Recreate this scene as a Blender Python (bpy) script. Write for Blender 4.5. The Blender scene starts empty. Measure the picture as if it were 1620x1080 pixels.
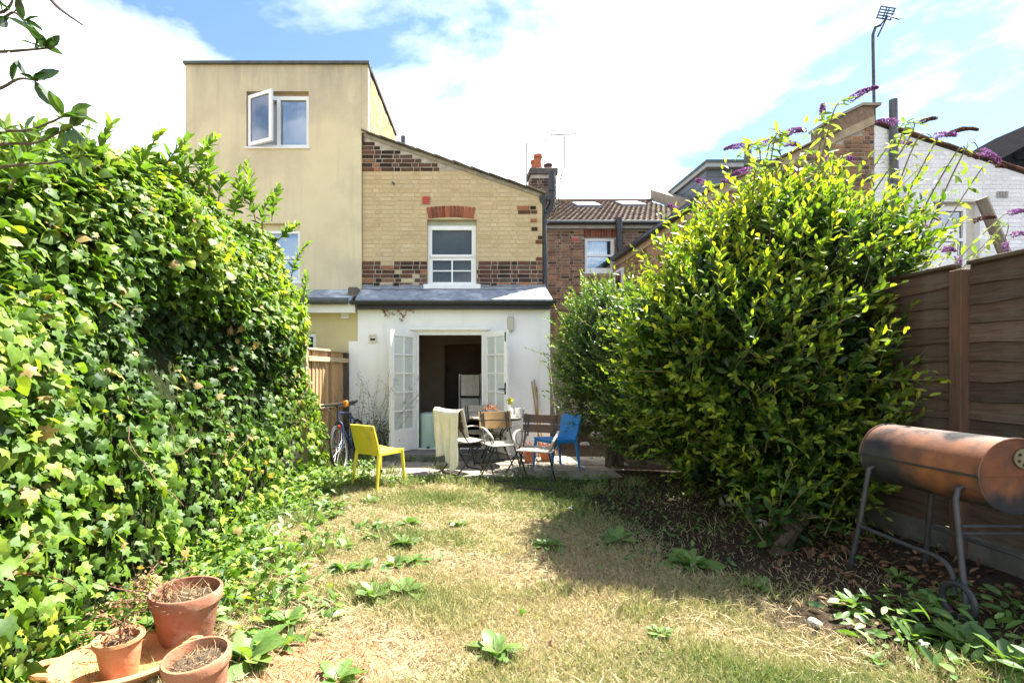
import bpy, math, random
import numpy as np
from mathutils import Vector, Matrix, Euler

random.seed(7)
rng = np.random.default_rng(11)
SC = bpy.context.scene
COL = SC.collection
PI = math.pi

# ------------------------------------------------------------------ camera
H = 1.45                       # eye height
FPX, VX, VY = 800.0, 710.0, 590.0   # focal length and vanishing point, in photo pixels
cam_d = bpy.data.cameras.new('camera')
cam = bpy.data.objects.new('camera', cam_d)
COL.objects.link(cam)
cam.location = (0, 0, H)
cam.rotation_euler = (PI / 2, 0, 0)
cam_d.sensor_width = 36.0
cam_d.lens = 36.0 * FPX / 1620.0
cam_d.shift_x = (810.0 - VX) / 1620.0
cam_d.shift_y = (VY - 540.0) / 1620.0
cam_d.clip_start = 0.05
cam_d.clip_end = 2000
SC.camera = cam

# ------------------------------------------------------------------ sky, sun, exposure
TO_SUN = Vector((0.52, 0.32, 1.0)).normalized()
SUN_EL = math.asin(TO_SUN.z)
SUN_AZ = math.atan2(TO_SUN.x, TO_SUN.y)
world = bpy.data.worlds.new('World')
SC.world = world
world.use_nodes = True
wn, wl = world.node_tree.nodes, world.node_tree.links
wn.clear()
w_out = wn.new('ShaderNodeOutputWorld')
w_bg = wn.new('ShaderNodeBackground')
w_bg.inputs['Strength'].default_value = 0.11
w_sky = wn.new('ShaderNodeTexSky')
w_sky.sky_type = 'NISHITA'
w_sky.sun_disc = False
w_sky.sun_elevation = SUN_EL
w_sky.sun_rotation = SUN_AZ
w_sky.dust_density = 0.4
w_sky.ozone_density = 1.5
w_tc = wn.new('ShaderNodeTexCoord')
w_sep = wn.new('ShaderNodeSeparateXYZ')
w_add = wn.new('ShaderNodeMath'); w_add.operation = 'ADD'; w_add.inputs[1].default_value = 0.35
w_max = wn.new('ShaderNodeMath'); w_max.operation = 'MAXIMUM'; w_max.inputs[1].default_value = 0.1
w_div = wn.new('ShaderNodeVectorMath'); w_div.operation = 'DIVIDE'
w_map = wn.new('ShaderNodeMapping')
w_map.inputs['Location'].default_value = (23.1, 3.6, 27.3)
w_noise = wn.new('ShaderNodeTexNoise')
w_noise.inputs['Scale'].default_value = 1.42
w_noise.inputs['Detail'].default_value = 7.0
w_noise.inputs['Roughness'].default_value = 0.58
w_noise.inputs['Distortion'].default_value = 0.35
w_ramp = wn.new('ShaderNodeValToRGB')
w_ramp.color_ramp.elements[0].position = 0.44
w_ramp.color_ramp.elements[1].position = 0.66
w_hsv = wn.new('ShaderNodeHueSaturation')
w_hsv.inputs['Saturation'].default_value = 1.08
w_hsv.inputs['Value'].default_value = 0.58
w_up = wn.new('ShaderNodeMapRange')            # no clouds below the horizon
w_up.inputs['From Min'].default_value = -0.02; w_up.inputs['From Max'].default_value = 0.02
w_mul = wn.new('ShaderNodeMath'); w_mul.operation = 'MULTIPLY'
w_mix = wn.new('ShaderNodeMix'); w_mix.data_type = 'RGBA'
w_mix.inputs['B'].default_value = (6.3, 6.35, 6.45, 1)
wl.new(w_tc.outputs['Generated'], w_sep.inputs[0])
wl.new(w_sep.outputs['Z'], w_add.inputs[0])
wl.new(w_add.outputs[0], w_max.inputs[0])
wl.new(w_tc.outputs['Generated'], w_div.inputs[0])
wl.new(w_max.outputs[0], w_div.inputs[1])
wl.new(w_div.outputs[0], w_map.inputs['Vector'])
wl.new(w_map.outputs[0], w_noise.inputs['Vector'])
wl.new(w_noise.outputs['Fac'], w_ramp.inputs['Fac'])
wl.new(w_sep.outputs['Z'], w_up.inputs['Value'])
wl.new(w_ramp.outputs['Color'], w_mul.inputs[0]); wl.new(w_up.outputs[0], w_mul.inputs[1])
wl.new(w_mul.outputs[0], w_mix.inputs['Factor'])
wl.new(w_sky.outputs['Color'], w_hsv.inputs['Color'])
wl.new(w_hsv.outputs['Color'], w_mix.inputs['A'])
wl.new(w_mix.outputs['Result'], w_bg.inputs['Color'])
wl.new(w_bg.outputs[0], w_out.inputs[0])

sun_d = bpy.data.lights.new('sun', 'SUN')
sun_d.energy = 5.0
sun_d.angle = math.radians(0.5)
sun_d.color = (1.0, 0.955, 0.87)
sun = bpy.data.objects.new('sun', sun_d)
COL.objects.link(sun)
sun.rotation_euler = TO_SUN.to_track_quat('Z', 'Y').to_euler()
sun.location = (6, 3, 14)

SC.view_settings.view_transform = 'Standard'
SC.view_settings.look = 'None'
SC.view_settings.gamma = 1.0
SC.view_settings.use_curve_mapping = False
SC.view_settings.exposure = 2.25
SC.render.engine = 'CYCLES'
SC.cycles.max_bounces = 7
SC.cycles.diffuse_bounces = 4
SC.cycles.transparent_max_bounces = 10
SC.cycles.caustics_reflective = False
SC.cycles.caustics_refractive = False
SC.cycles.sample_clamp_indirect = 6.0
SC.cycles.use_denoising = True

# ------------------------------------------------------------------ helpers
def P(px, py, Y):
    """point of the place seen at photo pixel (px, py) and Y metres from the camera"""
    return Vector(((px - VX) * Y / FPX, Y, H - (py - VY) * Y / FPX))

WL = {}                        # world position of each built object, for parenting

def tag(o, label=None, cat=None, group=None, kind=None):
    if label: o['label'] = label
    if cat: o['category'] = cat
    if group: o['group'] = group
    if kind: o['kind'] = kind
    return o

def thing(name, label, cat, loc=(0, 0, 0), rotz=0.0, group=None):
    o = bpy.data.objects.new(name, None)
    COL.objects.link(o)
    o.location = loc
    o.rotation_euler = (0, 0, rotz)
    o.empty_display_size = 0.2
    WL[o] = Vector(loc)
    return tag(o, label, cat, group)

def link(name, me, parent=None, local=False, loc=None):
    o = bpy.data.objects.new(name, me)
    COL.objects.link(o)
    o.parent = parent
    if parent is not None and not local:
        o.location = -WL[parent]
        WL[o] = Vector((0, 0, 0))
    else:
        WL[o] = Vector((0, 0, 0))
    if loc is not None:
        o.location = loc
    return o

class MB:
    def __init__(s):
        s.v = []; s.f = []; s.sm = False
    def add(s, vs, fs):
        b = len(s.v)
        s.v.extend([tuple(v) for v in vs])
        s.f.extend([tuple(b + i for i in f) for f in fs])
        return s
    def box(s, x0, x1, y0, y1, z0, z1, M=None):
        vs = [(x0,y0,z0),(x1,y0,z0),(x1,y1,z0),(x0,y1,z0),(x0,y0,z1),(x1,y0,z1),(x1,y1,z1),(x0,y1,z1)]
        if M is not None: vs = [M @ Vector(v) for v in vs]
        return s.add(vs, [(3,2,1,0),(4,5,6,7),(0,1,5,4),(1,2,6,5),(2,3,7,6),(3,0,4,7)])
    def bbox(s, x0, x1, y0, y1, z0, z1, b=0.01, M=None):
        """box with chamfered edges"""
        xs, ys, zs = (x0, x1), (y0, y1), (z0, z1)
        vs = []; ix = {}
        for i in (0, 1):
            for j in (0, 1):
                for k in (0, 1):
                    sx, sy, sz = (1 - 2*i)*b, (1 - 2*j)*b, (1 - 2*k)*b
                    ix[i,j,k] = len(vs)
                    vs += [(xs[i], ys[j]+sy, zs[k]+sz), (xs[i]+sx, ys[j], zs[k]+sz), (xs[i]+sx, ys[j]+sy, zs[k])]
        if M is not None: vs = [M @ Vector(v) for v in vs]
        I = lambda i,j,k,a: ix[i,j,k] + a
        fs = []
        for i in (0,1):
            q = [I(i,0,0,0), I(i,1,0,0), I(i,1,1,0), I(i,0,1,0)]; fs.append(tuple(q if i else q[::-1]))
            q = [I(0,i,0,1), I(1,i,0,1), I(1,i,1,1), I(0,i,1,1)]; fs.append(tuple(q[::-1] if i else q))
            q = [I(0,0,i,2), I(1,0,i,2), I(1,1,i,2), I(0,1,i,2)]; fs.append(tuple(q if i else q[::-1]))
        for i in (0,1):
            for j in (0,1):
                fs.append((I(i,j,0,0), I(i,j,1,0), I(i,j,1,1), I(i,j,0,1)))
                fs.append((I(i,0,j,0), I(i,1,j,0), I(i,1,j,2), I(i,0,j,2)))
                fs.append((I(0,i,j,1), I(1,i,j,1), I(1,i,j,2), I(0,i,j,2)))
                for k in (0,1):
                    if i == 0 or True:
                        pass
        for i in (0,1):
            for j in (0,1):
                for k in (0,1):
                    fs.append((I(i,j,k,0), I(i,j,k,1), I(i,j,k,2)))
        return s.add(vs, fs)
    def tube(s, pts, r, n=8, caps=True, flat=None):
        pts = [Vector(p) for p in pts]
        m = len(pts)
        rs = r if isinstance(r, (list, tuple)) else [r] * m
        up = None; rings = []
        for i, p in enumerate(pts):
            d = (pts[min(i+1, m-1)] - pts[max(i-1, 0)]).normalized()
            if up is None:
                up = Vector((0, 0, 1)) if abs(d.z) < 0.9 else Vector((1, 0, 0))
            a = d.cross(up)
            if a.length < 1e-5: a = d.cross(Vector((0.3, 1, 0.2)))
            a.normalize(); b = a.cross(d).normalized(); up = b
            ra, rb = (rs[i], rs[i]) if flat is None else (rs[i], rs[i] * flat)
            rings.append([p + a * (math.cos(2*PI*k/n) * ra) + b * (math.sin(2*PI*k/n) * rb) for k in range(n)])
        vs = [v for ring in rings for v in ring]
        fs = []
        for i in range(m - 1):
            for k in range(n):
                k2 = (k + 1) % n
                fs.append((i*n + k, (i+1)*n + k, (i+1)*n + k2, i*n + k2))
        if caps:
            fs.append(tuple(range(n))); fs.append(tuple((m-1)*n + k for k in range(n - 1, -1, -1)))
        return s.add(vs, fs)
    def lathe(s, prof, n=24, M=None, a0=0.0, a1=2*PI):
        full = abs(a1 - a0 - 2*PI) < 1e-6
        cols = n if full else n + 1
        vs = []
        for r, z in prof:
            for k in range(cols):
                a = a0 + (a1 - a0) * k / n
                vs.append(Vector((r * math.cos(a), r * math.sin(a), z)))
        if M is not None: vs = [M @ v for v in vs]
        fs = []
        for i in range(len(prof) - 1):
            for k in range(n):
                k2 = (k + 1) % cols
                fs.append((i*cols + k, i*cols + k2, (i+1)*cols + k2, (i+1)*cols + k))
        return s.add(vs, fs)
    def prism(s, poly, d):
        """polygon (list of 3D points) extruded by vector d"""
        d = Vector(d); n = len(poly)
        a = [Vector(p) for p in poly]; b = [p + d for p in a]
        fs = [tuple(range(n)), tuple(range(2*n - 1, n - 1, -1))]
        fs += [(k, n + k, n + (k+1) % n, (k+1) % n) for k in range(n)]
        return s.add(a + b, fs)
    def board(s, x0, x1, z0, z1, y0, y1, holes=(), top=None, M=None):
        """panel in the XZ plane with rectangular holes; top(x) gives a sloping upper edge"""
        xs = sorted({x0, x1} | {h[0] for h in holes} | {h[1] for h in holes})
        zs = sorted({z0, z1} | {h[2] for h in holes} | {h[3] for h in holes})
        nx, nz = len(xs), len(zs)
        def solid(i, j):
            if i < 0 or j < 0 or i >= nx-1 or j >= nz-1: return False
            cx, cz = (xs[i]+xs[i+1])/2, (zs[j]+zs[j+1])/2
            return not any(h[0] < cx < h[1] and h[2] < cz < h[3] for h in holes)
        vs = []
        for y in (y0, y1):
            for j in range(nz):
                for i in range(nx):
                    z = top(xs[i]) if (top and j == nz-1) else zs[j]
                    vs.append((xs[i], y, z))
        if M is not None: vs = [M @ Vector(v) for v in vs]
        V = lambda i, j, k: k*nx*nz + j*nx + i
        fs = []
        for j in range(nz-1):
            for i in range(nx-1):
                if not solid(i, j): continue
                fs.append((V(i,j,0), V(i+1,j,0), V(i+1,j+1,0), V(i,j+1,0)))
                fs.append((V(i,j,1), V(i,j+1,1), V(i+1,j+1,1), V(i+1,j,1)))
                if not solid(i-1, j): fs.append((V(i,j,0), V(i,j+1,0), V(i,j+1,1), V(i,j,1)))
                if not solid(i+1, j): fs.append((V(i+1,j,0), V(i+1,j,1), V(i+1,j+1,1), V(i+1,j+1,0)))
                if not solid(i, j-1): fs.append((V(i,j,0), V(i,j,1), V(i+1,j,1), V(i+1,j,0)))
                if not solid(i, j+1): fs.append((V(i,j+1,0), V(i+1,j+1,0), V(i+1,j+1,1), V(i,j+1,1)))
        return s.add(vs, fs)
    def mesh(s, name, mat, smooth=False):
        me = bpy.data.meshes.new(name)
        me.from_pydata(s.v, [], s.f)
        if smooth:
            me.shade_smooth()
            try: me.set_sharp_from_angle(angle=math.radians(40))
            except Exception: pass
        me.materials.append(mat)
        return me
    def build(s, name, mat, parent=None, smooth=False, local=False):
        return link(name, s.mesh(name, mat, smooth), parent, local)

def curve(pts, n=8):
    """Catmull-Rom points through pts"""
    pts = [Vector(p) for p in pts]
    q = [pts[0]*2 - pts[1]] + pts + [pts[-1]*2 - pts[-2]]
    out = []
    for i in range(1, len(q) - 2):
        a, b, c, d = q[i-1], q[i], q[i+1], q[i+2]
        for k in range(n):
            t = k / n
            out.append(0.5*((2*b) + (c - a)*t + (2*a - 5*b + 4*c - d)*t*t + (3*b - a - 3*c + d)*t**3))
    out.append(pts[-1])
    return out

# ------------------------------------------------------------------ materials
MATS = {}
def mat_base(name):
    m = bpy.data.materials.new(name)
    m.use_nodes = True
    n, l = m.node_tree.nodes, m.node_tree.links
    b = n['Principled BSDF']
    return m, n, l, b

def mixrgb(n, l, a, b, fac, mode='MIX'):
    x = n.new('ShaderNodeMix'); x.data_type = 'RGBA'; x.blend_type = mode
    for sock, v in (('A', a), ('B', b), ('Factor', fac)):
        if isinstance(v, (int, float)): x.inputs[sock].default_value = v
        elif isinstance(v, tuple): x.inputs[sock].default_value = (*v[:3], 1)
        else: l.new(v, x.inputs[sock])
    return x.outputs['Result']

def noise(n, l, scale, detail=5, rough=0.55, vec=None, dist=0.0):
    x = n.new('ShaderNodeTexNoise')
    x.inputs['Scale'].default_value = scale
    x.inputs['Detail'].default_value = detail
    x.inputs['Roughness'].default_value = rough
    x.inputs['Distortion'].default_value = dist
    if vec is None:
        g = n.new('ShaderNodeTexCoord'); vec = g.outputs['Object']
    l.new(vec, x.inputs['Vector'])
    return x.outputs['Fac']

def ramp(n, l, fac, stops, interp='LINEAR'):
    r = n.new('ShaderNodeValToRGB')
    r.color_ramp.interpolation = interp
    e = r.color_ramp.elements
    while len(e) > 1: e.remove(e[-1])
    e[0].position, e[0].color = stops[0][0], (*stops[0][1], 1)
    for p, c in stops[1:]:
        k = e.new(p); k.color = (*c, 1)
    l.new(fac, r.inputs['Fac'])
    return r.outputs['Color']

def g(v): return (v, v, v)

def stretch(n, l, sc):
    t = n.new('ShaderNodeTexCoord'); m = n.new('ShaderNodeMapping')
    m.inputs['Scale'].default_value = sc
    l.new(t.outputs['Object'], m.inputs['Vector'])
    return m.outputs['Vector']

def M_(name, c1, c2=None, scale=6, rough=0.8, bump=0.2, bscale=None, metal=0.0, lo=0.35, hi=0.65, c3=None, s3=1.5, lo3=0.5, hi3=0.7,
       rand=None, vec=None, spec=0.4, streak=None, coat=0.0, topstain=None):
    """procedural material: two noise-mixed colours, an optional third in larger patches, optional vertical streaks, fine relief"""
    if name in MATS: return MATS[name]
    m, n, l, b = mat_base(name)
    c2 = c2 or tuple(x * 0.75 for x in c1)
    v = stretch(n, l, vec) if vec else None
    col = mixrgb(n, l, c1, c2, ramp(n, l, noise(n, l, scale, vec=v), [(lo, g(0)), (hi, g(1))]))
    if c3: col = mixrgb(n, l, col, c3, ramp(n, l, noise(n, l, s3, 6, 0.62), [(lo3, g(0)), (hi3, g(1))]))
    if streak:
        sv = stretch(n, l, (7, 7, 0.5))
        col = mixrgb(n, l, col, streak[0], ramp(n, l, noise(n, l, 1.2, 5, vec=sv), [(streak[1], g(0)), (streak[2], g(1))]))
    if topstain:          # weathering that runs down from a parapet: (colour, z where it ends, z of the top)
        ge = n.new('ShaderNodeNewGeometry'); se = n.new('ShaderNodeSeparateXYZ'); l.new(ge.outputs['Position'], se.inputs[0])
        zr = n.new('ShaderNodeMapRange'); zr.inputs['From Min'].default_value = topstain[1]; zr.inputs['From Max'].default_value = topstain[2]; l.new(se.outputs['Z'], zr.inputs['Value'])
        nz = noise(n, l, 1.0, 6, .65, vec=stretch(n, l, (5, 5, .8)))
        mm = n.new('ShaderNodeMath'); mm.operation = 'MULTIPLY_ADD'; l.new(nz, mm.inputs[0]); mm.inputs[1].default_value = 1.6; mm.inputs[2].default_value = -.38
        m2 = n.new('ShaderNodeMath'); m2.operation = 'MULTIPLY'; m2.use_clamp = True; l.new(mm.outputs[0], m2.inputs[0]); l.new(zr.outputs[0], m2.inputs[1])
        col = mixrgb(n, l, col, topstain[0], m2.outputs[0])
    if rand:
        if rand == 'object':
            o = n.new('ShaderNodeObjectInfo'); rv = o.outputs['Random']
        else:
            o = n.new('ShaderNodeNewGeometry'); rv = o.outputs['Random Per Island']
        col = mixrgb(n, l, col, ramp(n, l, rv, [(0, g(0.62)), (0.5, g(1.0)), (1, g(1.3))]), 1.0, 'MULTIPLY')
    l.new(col, b.inputs['Base Color'])
    b.inputs['Roughness'].default_value = rough
    b.inputs['Metallic'].default_value = metal
    b.inputs['Specular IOR Level'].default_value = spec
    b.inputs['Coat Weight'].default_value = coat
    if bump:
        bp = n.new('ShaderNodeBump'); bp.inputs['Strength'].default_value = bump; bp.inputs['Distance'].default_value = 0.02
        l.new(noise(n, l, bscale or scale * 4, 6, 0.6, vec=v), bp.inputs['Height'])
        l.new(bp.outputs[0], b.inputs['Normal'])
    MATS[name] = m
    return m

def brick_mat(name, stops, mode, rough=0.9, mott=1.0):
    m, n, l, b = mat_base(name)
    if mode == 'object':
        o = n.new('ShaderNodeObjectInfo'); rv = o.outputs['Random']
    else:
        o = n.new('ShaderNodeNewGeometry'); rv = o.outputs['Random Per Island']
    col = ramp(n, l, rv, stops)
    geo = n.new('ShaderNodeNewGeometry')
    nv = noise(n, l, 28, 6, 0.65, vec=geo.outputs['Position'])
    col = mixrgb(n, l, col, ramp(n, l, nv, [(0.3, g(1 - .4*mott)), (0.6, g(1 + .15*mott))]), 1.0, 'MULTIPLY')
    nv2 = noise(n, l, 1.7, 5, 0.6, vec=geo.outputs['Position'])
    col = mixrgb(n, l, col, ramp(n, l, nv2, [(0.35, g(1 - .28*mott)), (0.65, g(1 + .1*mott))]), 1.0, 'MULTIPLY')
    l.new(col, b.inputs['Base Color'])
    b.inputs['Roughness'].default_value = rough
    b.inputs['Specular IOR Level'].default_value = 0.25
    bp = n.new('ShaderNodeBump'); bp.inputs['Strength'].default_value = 0.5*mott; bp.inputs['Distance'].default_value = 0.01
    l.new(noise(n, l, 60, 5, 0.6, vec=geo.outputs['Position']), bp.inputs['Height'])
    l.new(bp.outputs[0], b.inputs['Normal'])
    return m

DARKS = [(0, (.028,.018,.015)), (.2, (.06,.034,.025)), (.4, (.105,.05,.034)), (.6, (.15,.064,.04)), (.78, (.10,.07,.05)), (.9, (.26,.13,.07)), (1, (.40,.14,.06))]
YELS = [(0, (.46,.345,.195)), (.3, (.53,.405,.235)), (.6, (.54,.42,.25)), (.85, (.50,.385,.22)), (1, (.57,.46,.30))]
STOCK = [(0, (.07,.05,.042)), (.18, (.17,.10,.065)), (.4, (.27,.16,.095)), (.6, (.22,.105,.07)), (.8, (.32,.215,.125)), (1, (.38,.18,.10))]
WHITES = [(0, (.74,.74,.74)), (.5, (.80,.80,.80)), (1, (.84,.84,.84))]

def glass_mat(name, tint=(0.9,0.95,0.95), refl=0.12):
    m = bpy.data.materials.new(name); m.use_nodes = True
    n, l = m.node_tree.nodes, m.node_tree.links
    n.clear()
    out = n.new('ShaderNodeOutputMaterial')
    tr = n.new('ShaderNodeBsdfTransparent'); tr.inputs[0].default_value = (*tint, 1)
    gl = n.new('ShaderNodeBsdfGlossy'); gl.inputs['Roughness'].default_value = 0.03
    fr = n.new('ShaderNodeFresnel'); fr.inputs['IOR'].default_value = 1.5
    ad = n.new('ShaderNodeMath'); ad.operation = 'ADD'; ad.inputs[1].default_value = refl
    mx = n.new('ShaderNodeMixShader')
    geo = n.new('ShaderNodeTexCoord')
    nz = n.new('ShaderNodeTexNoise'); nz.inputs['Scale'].default_value = 2.0
    bp = n.new('ShaderNodeBump'); bp.inputs['Strength'].default_value = 0.05; bp.inputs['Distance'].default_value = 0.05
    l.new(geo.outputs['Object'], nz.inputs['Vector']); l.new(nz.outputs[0], bp.inputs['Height']); l.new(bp.outputs[0], gl.inputs['Normal'])
    l.new(fr.outputs[0], ad.inputs[0]); l.new(ad.outputs[0], mx.inputs[0])
    l.new(tr.outputs[0], mx.inputs[1]); l.new(gl.outputs[0], mx.inputs[2])
    l.new(mx.outputs[0], out.inputs[0])
    return m

def leaf_mat(name, stops, trans=0.35, rough=0.38, tcol=(1.5, 1.6, 0.55), spec=0.5):
    """leaf: tint comes from the mesh attribute 'tint' or, for single leaf objects, from the object colour"""
    m, n, l, b = mat_base(name)
    at = n.new('ShaderNodeAttribute'); at.attribute_name = 'tint'
    oi = n.new('ShaderNodeObjectInfo')
    sep = n.new('ShaderNodeSeparateColor'); l.new(oi.outputs['Color'], sep.inputs[0])
    inv = n.new('ShaderNodeMath'); inv.operation = 'SUBTRACT'; inv.inputs[0].default_value = 1.0
    l.new(sep.outputs[0], inv.inputs[1])
    ad = n.new('ShaderNodeMath'); ad.operation = 'ADD'; ad.use_clamp = True
    l.new(at.outputs['Fac'], ad.inputs[0]); l.new(inv.outputs[0], ad.inputs[1])
    col = ramp(n, l, ad.outputs[0], stops)
    geo = n.new('ShaderNodeNewGeometry')
    nv = noise(n, l, 45, 3, 0.5, vec=geo.outputs['Position'])
    col = mixrgb(n, l, col, ramp(n, l, nv, [(0.3, g(0.8)), (0.7, g(1.2))]), 1.0, 'MULTIPLY')
    l.new(col, b.inputs['Base Color'])
    b.inputs['Roughness'].default_value = rough
    b.inputs['Specular IOR Level'].default_value = spec
    tr = n.new('ShaderNodeBsdfTranslucent')
    l.new(mixrgb(n, l, col, tuple(tcol), 1.0, 'MULTIPLY'), tr.inputs['Color'])
    mx = n.new('ShaderNodeMixShader'); mx.inputs[0].default_value = trans
    l.new(b.outputs[0], mx.inputs[1]); l.new(tr.outputs[0], mx.inputs[2])
    l.new(mx.outputs[0], n['Material Output'].inputs['Surface'])
    return m

# ------------------------------------------------------------------ many small pieces in one mesh
def norm(a): return a / np.maximum(np.linalg.norm(a, axis=-1, keepdims=True), 1e-9)

def scatter_mesh(name, tmpl, pos, L, N, s, tint, mat, smooth=False):
    tv, tf = tmpl
    tv = np.array(tv, float)
    L = norm(L); W = norm(np.cross(L, N)); N2 = np.cross(W, L)
    s = np.asarray(s, float)
    if s.ndim == 1: s = np.stack([s, s, s], 1)
    n, k = len(pos), len(tv)
    V = pos[:, None, :] + tv[None, :, 0:1]*s[:, None, 0:1]*W[:, None, :] + tv[None, :, 1:2]*s[:, None, 1:2]*L[:, None, :] + tv[None, :, 2:3]*s[:, None, 2:3]*N2[:, None, :]
    me = bpy.data.meshes.new(name)
    lens = np.array([len(f) for f in tf]); flat = np.concatenate([np.array(f) for f in tf])
    loops = (np.arange(n)[:, None]*k + flat[None, :]).ravel()
    tot = np.tile(lens, n); start = np.concatenate([[0], np.cumsum(tot)[:-1]])
    me.vertices.add(n*k); me.loops.add(len(loops)); me.polygons.add(len(tot))
    me.vertices.foreach_set('co', V.reshape(-1).astype(np.float32))
    me.loops.foreach_set('vertex_index', loops.astype(np.int32))
    me.polygons.foreach_set('loop_start', start.astype(np.int32))
    a = me.attributes.new('tint', 'FLOAT', 'POINT')
    a.data.foreach_set('value', np.repeat(np.asarray(tint, np.float32), k))
    me.update(calc_edges=True)
    me.materials.append(mat)
    if smooth: me.shade_smooth()
    return me

def foliage(root, pos, L, N, s, tint, tmpl, mat, score=None, singles=300, piece='leaf', mass='foliage'):
    """the largest-looking leaves become single objects, the rest one mass"""
    pos = np.asarray(pos, float); s = np.asarray(s, float); tint = np.asarray(tint, float)
    pick = np.zeros(len(pos), bool)
    if score is not None and singles:
        pick[np.argsort(-score)[:singles]] = True
        one = bpy.data.meshes.new(piece)
        tv, tf = tmpl
        one.from_pydata([tuple(v) for v in tv], [], tf); one.materials.append(mat)
        Ln = norm(L); W = norm(np.cross(Ln, N)); N2 = np.cross(W, Ln)
        wl = WL[root]
        for i in np.nonzero(pick)[0]:
            o = bpy.data.objects.new(piece, one); COL.objects.link(o); o.parent = root
            sc = s[i] if s.ndim == 1 else s[i, 1]
            m = Matrix.Identity(4)
            for r in range(3):
                m[r][0], m[r][1], m[r][2] = W[i][r]*sc, Ln[i][r]*sc, N2[i][r]*sc
                m[r][3] = pos[i][r] - wl[r]
            o.matrix_local = m
            t = float(1 - tint[i]); o.color = (t, t, t, 1)
    k = ~pick
    me = scatter_mesh(mass, tmpl, pos[k], L[k], N[k], s[k], tint[k], mat)
    o = link(mass, me, root)
    return tag(o, kind='stuff')

def in_view(pos, margin=60):
    px = VX + FPX*pos[:, 0]/np.maximum(pos[:, 1], .05); py = VY - FPX*(pos[:, 2] - H)/np.maximum(pos[:, 1], .05)
    return (pos[:, 1] > .3) & (px > -margin) & (px < 1620 + margin) & (py > -margin) & (py < 1080 + margin)

def sn(p, f, seed=0):
    """cheap smooth noise, about -1..1, for arrays of points"""
    r = np.random.default_rng(seed)
    t = np.zeros(len(p))
    for i in range(7):
        d = r.normal(size=3); d /= np.linalg.norm(d)
        t += np.sin(p @ (d*f*(0.7 + 0.25*i)) + r.uniform(0, 6.28)) / (1 + 0.22*i)
    return t / 3.0

IVY = ([(0,.33,.05)] + [(x, y, -.30*(x*x + (y-.33)**2)) for x, y in
        [(0,.02),(.24,-.12),(.50,.08),(.33,.30),(.44,.60),(.17,.60),(0,1.0),(-.17,.60),(-.44,.60),(-.33,.30),(-.50,.08),(-.24,-.12)]],
       [(0, 1 + i, 1 + (i+1) % 12) for i in range(12)])
def blade_leaf(w, fold=.07, bend=.12, tipw=.62):
    ys = [0, .25, .55, .82, 1.0]; ws = [0, .8*w, w, tipw*w, 0]
    v = [(0, y, -bend*y*y) for y in ys]
    for sgn in (1, -1):
        v += [(sgn*ws[i], ys[i], -bend*ys[i]**2 + fold*ws[i]/w) for i in (1, 2, 3)]
    f = [(0,5,1),(1,5,6,2),(2,6,7,3),(3,7,4),(0,1,8),(1,2,9,8),(2,3,10,9),(3,4,10)]
    return v, f
LAUREL = blade_leaf(.21)
LANCE = blade_leaf(.13, .05, .22)
BROAD = blade_leaf(.22, .09, .30)
SMALL = ([(0,0,0),(.26,.45,.06),(0,1,-.05),(-.26,.45,.06)], [(0,1,2),(0,2,3)])
# ------------------------------------------------------------------ shared materials
m_mortar = M_('mortar', (.46,.41,.34), (.30,.265,.22), 9, .95, .4, 60)
m_mortar_y = M_('mortar_painted', (.49,.38,.22), (.43,.335,.195), 5, .9, .3, 50)
m_mortar_w = M_('mortar_white', (.72,.72,.71), (.62,.62,.61), 4, .85, .2, 50)
m_white = M_('white_render', (.85,.855,.855), (.82,.825,.82), 2.2, .75, .15, 30, c3=(.66,.65,.61), s3=1.3, lo3=.56, hi3=.82, streak=((.66,.64,.58), .60, .85))
m_wpaint = M_('white_paint', (.80,.80,.785), (.74,.74,.72), 9, .45, .05, 40)
m_upvc = M_('white_plastic', (.78,.79,.80), (.73,.74,.75), 3, .35, .02)
m_tan = M_('tan_render', (.63,.55,.365), (.59,.51,.335), 1.6, .85, .25, 45, c3=(.49,.42,.29), s3=1.1, lo3=.48, hi3=.68, streak=((.49,.42,.30), .54, .80), topstain=((.24,.22,.18), 5.75, 6.8))
m_yelwall = M_('yellow_paint', (.58,.50,.27), (.53,.45,.24), 3, .8, .1, 40)
m_black = M_('black_plastic', (.022,.023,.027), (.035,.036,.04), 8, .45, .08)
m_lead = M_('lead_sheet', (.27,.305,.36), (.17,.195,.235), 9, .6, .4, 18, c3=(.46,.49,.53), s3=3, lo3=.52, hi3=.66)
m_slate = M_('dark_slate', (.035,.036,.042), (.055,.056,.062), 9, .6, .2)
m_tile = M_('clay_tile', (.115,.072,.05), (.085,.06,.045), 7, .85, .3, c3=(.17,.13,.06), s3=1.3, lo3=.55, hi3=.75, rand='island')
m_verge = M_('verge_tile', (.14,.125,.10), (.10,.09,.075), 9, .9, .4, rand='object')
m_cement = M_('cement', (.34,.31,.26), (.24,.21,.17), 9, .95, .4, 50)
m_redclay = M_('red_clay', (.42,.115,.065), (.33,.085,.05), 10, .8, .3)
m_potred = M_('orange_clay', (.46,.14,.055), (.36,.10,.045), 12, .8, .2)
m_glass = glass_mat('window_glass', (.9,.94,.93), .0)
m_mirror = glass_mat('window_glass_bright', (.8,.86,.88), .30)
m_brown_room = M_('brown_plaster', (.34,.27,.20), (.28,.22,.165), 3, .9, .1)
m_wood_floor = M_('dark_floorboards', (.09,.055,.032), (.06,.036,.02), 8, .5, .1, vec=(8, 1, 8))
m_greyblind = M_('taupe_blind', (.15,.13,.11), (.13,.115,.10), 3, .85, .05)
m_curtain = M_('pale_curtain', (.62,.66,.68), (.52,.56,.58), 3, .9, .3, vec=(9, 9, .4))
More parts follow.
